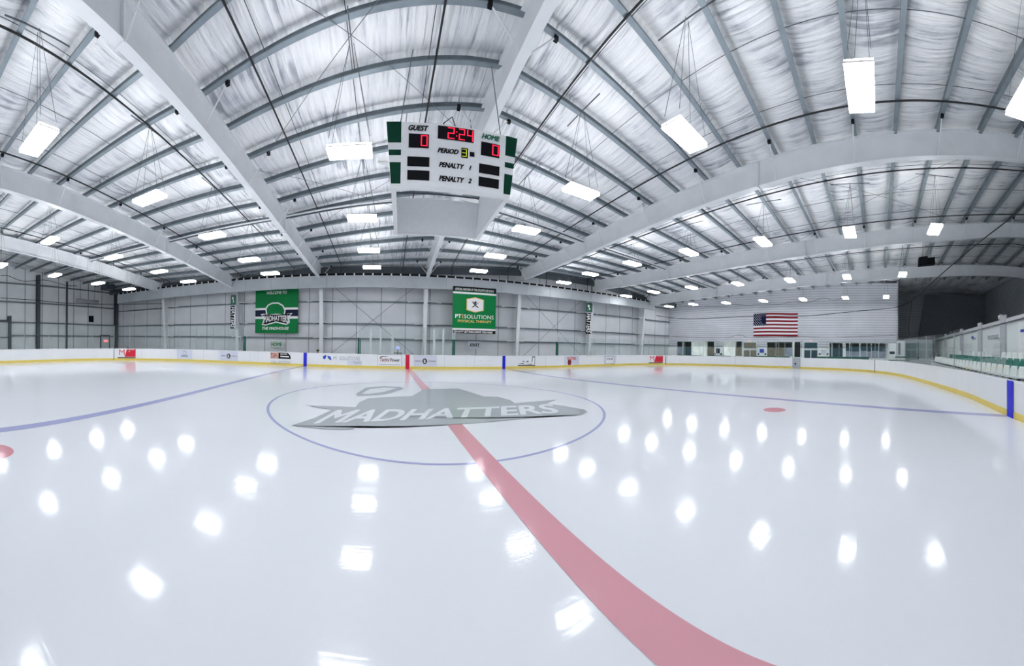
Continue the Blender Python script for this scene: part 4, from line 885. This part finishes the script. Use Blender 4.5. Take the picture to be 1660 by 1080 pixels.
# concession kiosk and side building at the recess
def slab(px0, py0, px1, py1, y, m, name, lab, cat, dep=.3):
    a, b = on_y(px0, py1, y), on_y(px1, py0, y); mb = MB(); mb.box((min(a[0], b[0]), y-dep, max(0, a[2])), (max(a[0], b[0]), y, b[2])); return tag(mb.build(name, m), lab, cat)
kx = 27.5
def kbox(px0, py0, px1, py1, x, m, name, lab=None, cat=None, dep=.5, parent=None, z0=None):
    a, b = on_x(px0, py1, x), on_x(px1, py0, x); mb = MB(); mb.box((x, b[1], a[2] if z0 is None else z0), (x+dep, a[1], b[2])); o = mb.build(name, m, parent)
    return tag(o, lab, cat) if lab else o
t = thing('white_kiosk', on_x(1450, 588, 28.6), 'white booth with dark opening left of the bleacher railing', 'kiosk'); t.location.z = 0; PINV[t.name] = Matrix.Translation(-t.location)
kbox(1439.5, 557, 1453, 586, 28.8, M_wallw, 'side_panel', parent=t, z0=0); kbox(1453, 552.5, 1467, 588, 28.6, M_wallw, 'front_panel', parent=t, z0=0)
kbox(1442, 570, 1450.5, 574, 28.77, M_navy, 'opening', parent=t, dep=.02); kbox(1456, 556, 1460, 575, 28.57, M_grey, 'poster_strip', parent=t, dep=.02)
kbox(1451, 578, 1468.5, 580.2, 28.5, M_dgreen, 'green_band', parent=t, dep=.1); kbox(1440, 583.5, 1476, 585.2, 28.4, M_dgreen, 'base_band', parent=t, dep=.1)
t = thing('teal_doorway', on_x(1478, 580, 30.5), 'pale teal glazed double door between booth and bleachers', 'door'); t.location.z = 0; PINV[t.name] = Matrix.Translation(-t.location)
kbox(1467, 551, 1512, 588, 31.0, mat('pale_teal_wall', (.40, .47, .48), .4), 'surround', parent=t, z0=0, dep=.2); kbox(1469, 556, 1488, 584, 30.96, mat('teal_glass', (.20, .29, .31), .2), 'door_pane', parent=t, dep=.03); kbox(1488, 555, 1489.5, 584, 30.93, M_dgreen, 'door_post', parent=t, dep=.05)

# white bleacher wall
BWY = -15.6; topz = lambda x: float(np.interp(x, [8, 37], [3.62, 2.95]))
mb = MB(); mb.hexa([(2, BWY-.25, 0), (37, BWY-.25, 0), (37, BWY, 0), (2, BWY, 0)], [(2, BWY-.25, topz(2)), (37, BWY-.25, topz(37)), (37, BWY, topz(37)), (2, BWY, topz(2))])
struct(mb.build('wall_bleacher', M_wallw))
mb = MB(); mb.hexa([(2, BWY-.3, topz(2)-.28), (37, BWY-.3, topz(37)-.28), (37, BWY+.08, topz(37)-.28), (2, BWY+.08, topz(2)-.28)], [(2, BWY-.3, topz(2)), (37, BWY-.3, topz(37)), (37, BWY+.08, topz(37)), (2, BWY+.08, topz(2))]); struct(mb.build('trim_coping', mat('coping', (.60, .60, .62), .5)))
mb = MB()
mb.sweep([(x, BWY+.12, topz(x)-.33) for x in (2, 10, 20, 30, 37)], [(-.02, -.03), (.02, -.03), (.02, .03), (-.02, .03)]); struct(mb.build('trim_cable_tray', M_dark))
for px in (1515, 1534, 1560, 1590, 1628):
    x = on_y(px, 540, BWY)[0]; mb = MB(); mb.box((x-.35, BWY, 0), (x+.35, BWY+.12, topz(x)+.12)); tag(mb.build('wall_pilaster', mat('pilaster', (.52, .52, .56), .5)), 'pale grey pilaster on the white bleacher wall', 'pilaster', 'bleacher wall pilasters')
a, b = on_y(1539, 546, BWY+.14), on_y(1555.5, 534, BWY+.14)
text('ATLANTA', lambda u, v: (a[0]+(b[0]-a[0])*u, BWY+.15, a[2]+(b[2]-a[2])*v + (0), ), M_grey, 'lettering'); o = [q for q in C.objects if q.name.startswith('lettering')][-1]; o.name = 'wall_lettering'; tag(o, 'dark ATLANTA lettering on the white wall behind the bleachers', 'lettering')
a2, b2 = on_y(1601.5, 551, BWY+.14), on_y(1619, 540, BWY+.14)
wf = lambda u, v: (a2[0]+(b2[0]-a2[0])*u, BWY+.16, a2[2]+(b2[2]-a2[2])*v)
t = thing('wall_emblem', (a2[0], BWY, a2[2]), 'grey team ribbon emblem on the white wall behind the bleachers', 'emblem')
shape([[(0,.75),(.2,.68),(.5,.75),(.8,.7),(1,.8),(.93,.4),(1,.1),(.8,.1),(.5,.3),(.2,.05),(0,0),(.08,.35)]], wf, M_grey, 'ribbon', t)
text('MADHATTERS', lambda u, v: (lambda p: (p[0], p[1]+.012, p[2]))(wf(.12+.76*u, .28+.3*v)), M_white, 'lettering', t, bold=.02)
tag(slab(1574.5, 545, 1577.5, 549.5, BWY+.16, M_adblue, 'light_switch', 'tiny blue plate on the white bleacher wall', 'plate', .02), 'tiny blue plate on the white bleacher wall', 'plate')
tag(slab(1654, 532, 1672, 539, BWY+.16, M_adblue, 'wall_poster', 'blue sign on the white bleacher wall at the right edge', 'sign', .02), 'blue sign on the white bleacher wall at the right edge', 'sign')
p = on_y(1622, 501, BWY-.1); mb = MB()
for j in range(5):
    aa = j/4*math.pi/2
    for i in range(10): q = 2*math.pi*i/10; mb.v.append((p[0]+.16*math.cos(aa)*math.cos(q), BWY-.1+.16*math.cos(aa)*math.sin(q), topz(p[0])+.12+.16*math.sin(aa)))
for j in range(4):
    for i in range(10): mb.f.append((j*10+i, j*10+(i+1)%10, (j+1)*10+(i+1)%10, (j+1)*10+i))
mb.box((p[0]-.1, BWY-.2, topz(p[0])), (p[0]+.1, BWY, topz(p[0])+.14)); tag(mb.build('dome_camera', M_white), 'white dome camera on top of the bleacher wall', 'camera')
# bleacher steps
t = thing('bleacher_steps', (15, -14, 0), 'grey stepped bleacher platform behind the near boards', 'bleachers')
for i, (y, z) in enumerate(((-13.15, .42), (-13.95, .68), (-14.7, .92))):
    mb = MB(); mb.box((2, y-.8, 0), (25.2 - i*.9, y, z)); mb.build('riser', M_conc, t)
mb = MB(); mb.box((6.5, -13.16, .40), (13.5, -13.1, .46)); mb.build('edge_strip', M_yellow, t)
seat = None
def place(x, y, z, m, lab, grp, key, protos={}):
    if key not in protos:
        s = thing('stadium_seat', (0, 0, 0), lab, 'seat', grp)
        b = MB(); n = 6; pr = []
        for j in range(5):
            v = j/4; h = .02 + .36*v; wd = .30 - .07*max(0, v-.5)*2
            for i in range(n): u = -1 + 2*i/(n-1); b.v.append((u*wd, -.13 - .05*v - .05*(1-u*u)*1.0, .10+h))
        for j in range(5):
            v = j/4; h = .02 + .36*v; wd = .30 - .07*max(0, v-.5)*2
            for i in range(n): u = -1 + 2*i/(n-1); b.v.append((u*wd, -.16 - .05*v - .05*(1-u*u), .10+h))
        for L_ in (0, 5*n):
            for j in range(4):
                for i in range(n-1): q = L_+j*n+i; b.f.append((q, q+1, q+n+1, q+n))
        for j in range(4):
            for i in (0, n-1): q = j*n+i; b.f.append((q, q+n, q+n+5*n, q+5*n))
        for i in range(n-1): q = 4*n+i; b.f.append((q, q+1, q+1+5*n, q+5*n))
        b.build('backrest', m, s, smooth=True)
        b = MB(); b.hexa([(-.28, -.17, .09), (.28, -.17, .09), (.26, .2, .12), (-.26, .2, .12)], [(-.28, -.17, .12), (.28, -.17, .12), (.26, .2, .17), (-.26, .2, .17)]); b.build('seat_pan', m, s)
        b = MB(); b.box((-.03, -.1, 0), (.03, .02, .1)); b.build('pedestal', M_dark, s); protos[key] = s; o = s
    else: o = copy_tree(protos[key])
    o.location = (x, y, z); return o
for i in range(25):
    x = 23.8 - i*.66
    place(x, -13.45, .42+.27, M_seatw, 'white plastic seat in the front bleacher row', 'front row white seats', 'f')
for i in range(23): place(21.9 - i*.66, -14.2, .68+.22, M_seatg, 'green plastic seat in the middle bleacher row', 'middle row green seats', 'g')
for i in range(23):
    if i in (1, 6, 11, 12): continue
    place(21.7 - i*.66, -14.95, .92+.22, M_seatw, 'white plastic seat in the back bleacher row', 'back row white seats', 'b')
mb = MB(); mb.box((6, -13.75, .42), (24.1, -13.25, .70)); mb.build('seat_plinth', M_conc, t)
mb = MB(); mb.box((6, -14.5, .68), (22.2, -14.0, .91)); mb.build('seat_plinth', M_dgreen, t)
mb = MB(); mb.box((6, -15.25, .92), (22.0, -14.75, 1.15)); mb.build('seat_plinth', M_wallw, t)
tb = on_y(1601, 603, -13.0); mb = MB(); mb.box((tb[0]-.35, -13.05, .5), (tb[0]+.35, -12.75, .78)); mb.box((tb[0]-.3, -13.0, 0), (tb[0]-.2, -12.8, .5)); mb.box((tb[0]+.2, -13.0, 0), (tb[0]+.3, -12.8, .5)); tag(mb.build('storage_box', M_dgreen), 'small dark green box behind the near boards under the front seats', 'box')
# railing at the end of the bleachers
t = thing('stair_railing', (26, -14.5, 0), 'grey metal railing rising beside the bleacher steps', 'railing')
r0, r1, r2 = on_y(1493, 579, -14.3), on_y(1532, 564, -14.3), on_y(1549, 563.5, -14.3)
mb = MB(); mb.tube([r0, r1, r2], .03, 6); mb.tube([tuple(np.array(r0)-[0,0,.25]), tuple(np.array(r1)-[0,0,.3]), tuple(np.array(r2)-[0,0,.3])], .02, 6); mb.build('handrail', M_frame, t)
mb = MB()
for i in range(12):
    s = i/11; P_ = (np.array(r0)*(1-s*1.6)+np.array(r1)*(s*1.6)) if s < .625 else (np.array(r1)*(1-(s-.625)/.375)+np.array(r2)*((s-.625)/.375)); mb.tube([(P_[0], P_[1], max(.3, P_[2]-.8)), tuple(P_)], .014, 4)
mb.build('baluster', M_frame, t)

# loudspeakers hanging at the right
for px, lab, s in ((1496, 'black loudspeaker hanging from the roof, left of the pair', 1), (1509, 'black loudspeaker hanging from the roof, right of the pair', .8)):
    p = on_x(px, 424, 17.6); t = thing('loudspeaker', p, lab, 'loudspeaker')
    mb = MB(); h = .3*s; mb.hexa([(p[0]-.2, p[1]-h, p[2]-.22*s), (p[0]+.25, p[1]-h, p[2]-.22*s), (p[0]+.25, p[1]+h, p[2]-.3*s), (p[0]-.2, p[1]+h, p[2]-.3*s)], [(p[0]-.2, p[1]-h*.9, p[2]+.3*s), (p[0]+.25, p[1]-h*.9, p[2]+.3*s), (p[0]+.25, p[1]+h*.9, p[2]+.2*s), (p[0]-.2, p[1]+h*.9, p[2]+.2*s)]); mb.build('cabinet', M_blk, t)
    mb = MB(); mb.tube([(p[0], p[1], p[2]+.2), (p[0], p[1], zraf(p[0], p[1])+RD)], .015, 5); mb.build('hanging_cable', M_cable, t)

# netting cables round the right end
def cable(pts, r, lab, m=M_black, name='netting_cable'):
    mb = MB(); mb.tube([tuple(p) for p in catmull(pts, 5, False)], r, 5); tag(mb.build(name, m), lab, 'cable')
cable([on_x(px, py, 27.2) for px, py in ((1060,511),(1085,515),(1115,517),(1150,516),(1200,513.5),(1221,513),(1293,512.5),(1330,510.5),(1380,505.5),(1420,502),(1454,498),(1477,489))], .035, 'thick black netting cable sagging across the flag wall')
cable([on_x(1477, 489, 27.2), on_x(1476, 505, 27.2), on_x(1473, 530, 27.2), on_x(1474.5, 545, 27.2)], .05, 'black netting cable hanging down beside the charcoal curtain')
cable([on_x(1477, 489, 27.2)] + [on_x(px, py, x) for px, py, x in ((1520,450,22),(1581,398,17),(1630,360,14),(1662,330,12.5))], .035, 'thick black netting cable rising to the right edge of the view')
cable([on_x(px, py, 28) for px, py in ((1100,496),(1125,497),(1150,497),(1175,497),(1188,493.5),(1210,495.5),(1235,493),(1262,493.5),(1285,489.5),(1310,490.5),(1335,483.5),(1350,486.5),(1366,484))], .016, 'thin black wire waving along the top of the flag wall')
cable([on_x(px, py, 27.0) for px, py in ((1086,545),(1130,547),(1180,547),(1193,543.5),(1203,543.5),(1213,547),(1260,547),(1300,545.5),(1340,547),(1400,545.5),(1440,544),(1454,543))], .018, 'thin dark wire along the glass tops before the flag wall', M_dark)
cable([on_x(px, py, XL+1.5) for px, py in ((1,483),(30,485),(60,487),(100,491),(150,493),(190,493.5))], .03, 'black netting cable along the left end wall')
cable([on_x(px, py, XL+1.5) for px, py in ((1,447),(12,447),(30,454),(45,456),(70,454),(90,458),(108,463),(125,463.5))], .03, 'upper black cable sagging along the left end wall')
cable([on_y(px, py, 14.3) for px, py in ((190,494),(230,493),(262,492.5))], .03, 'short black cable along the left corner of the banner wall')

print('rafters', [round(zb(k, 0), 2) for k in range(7)], 'circle', ccx, ccy, rad)
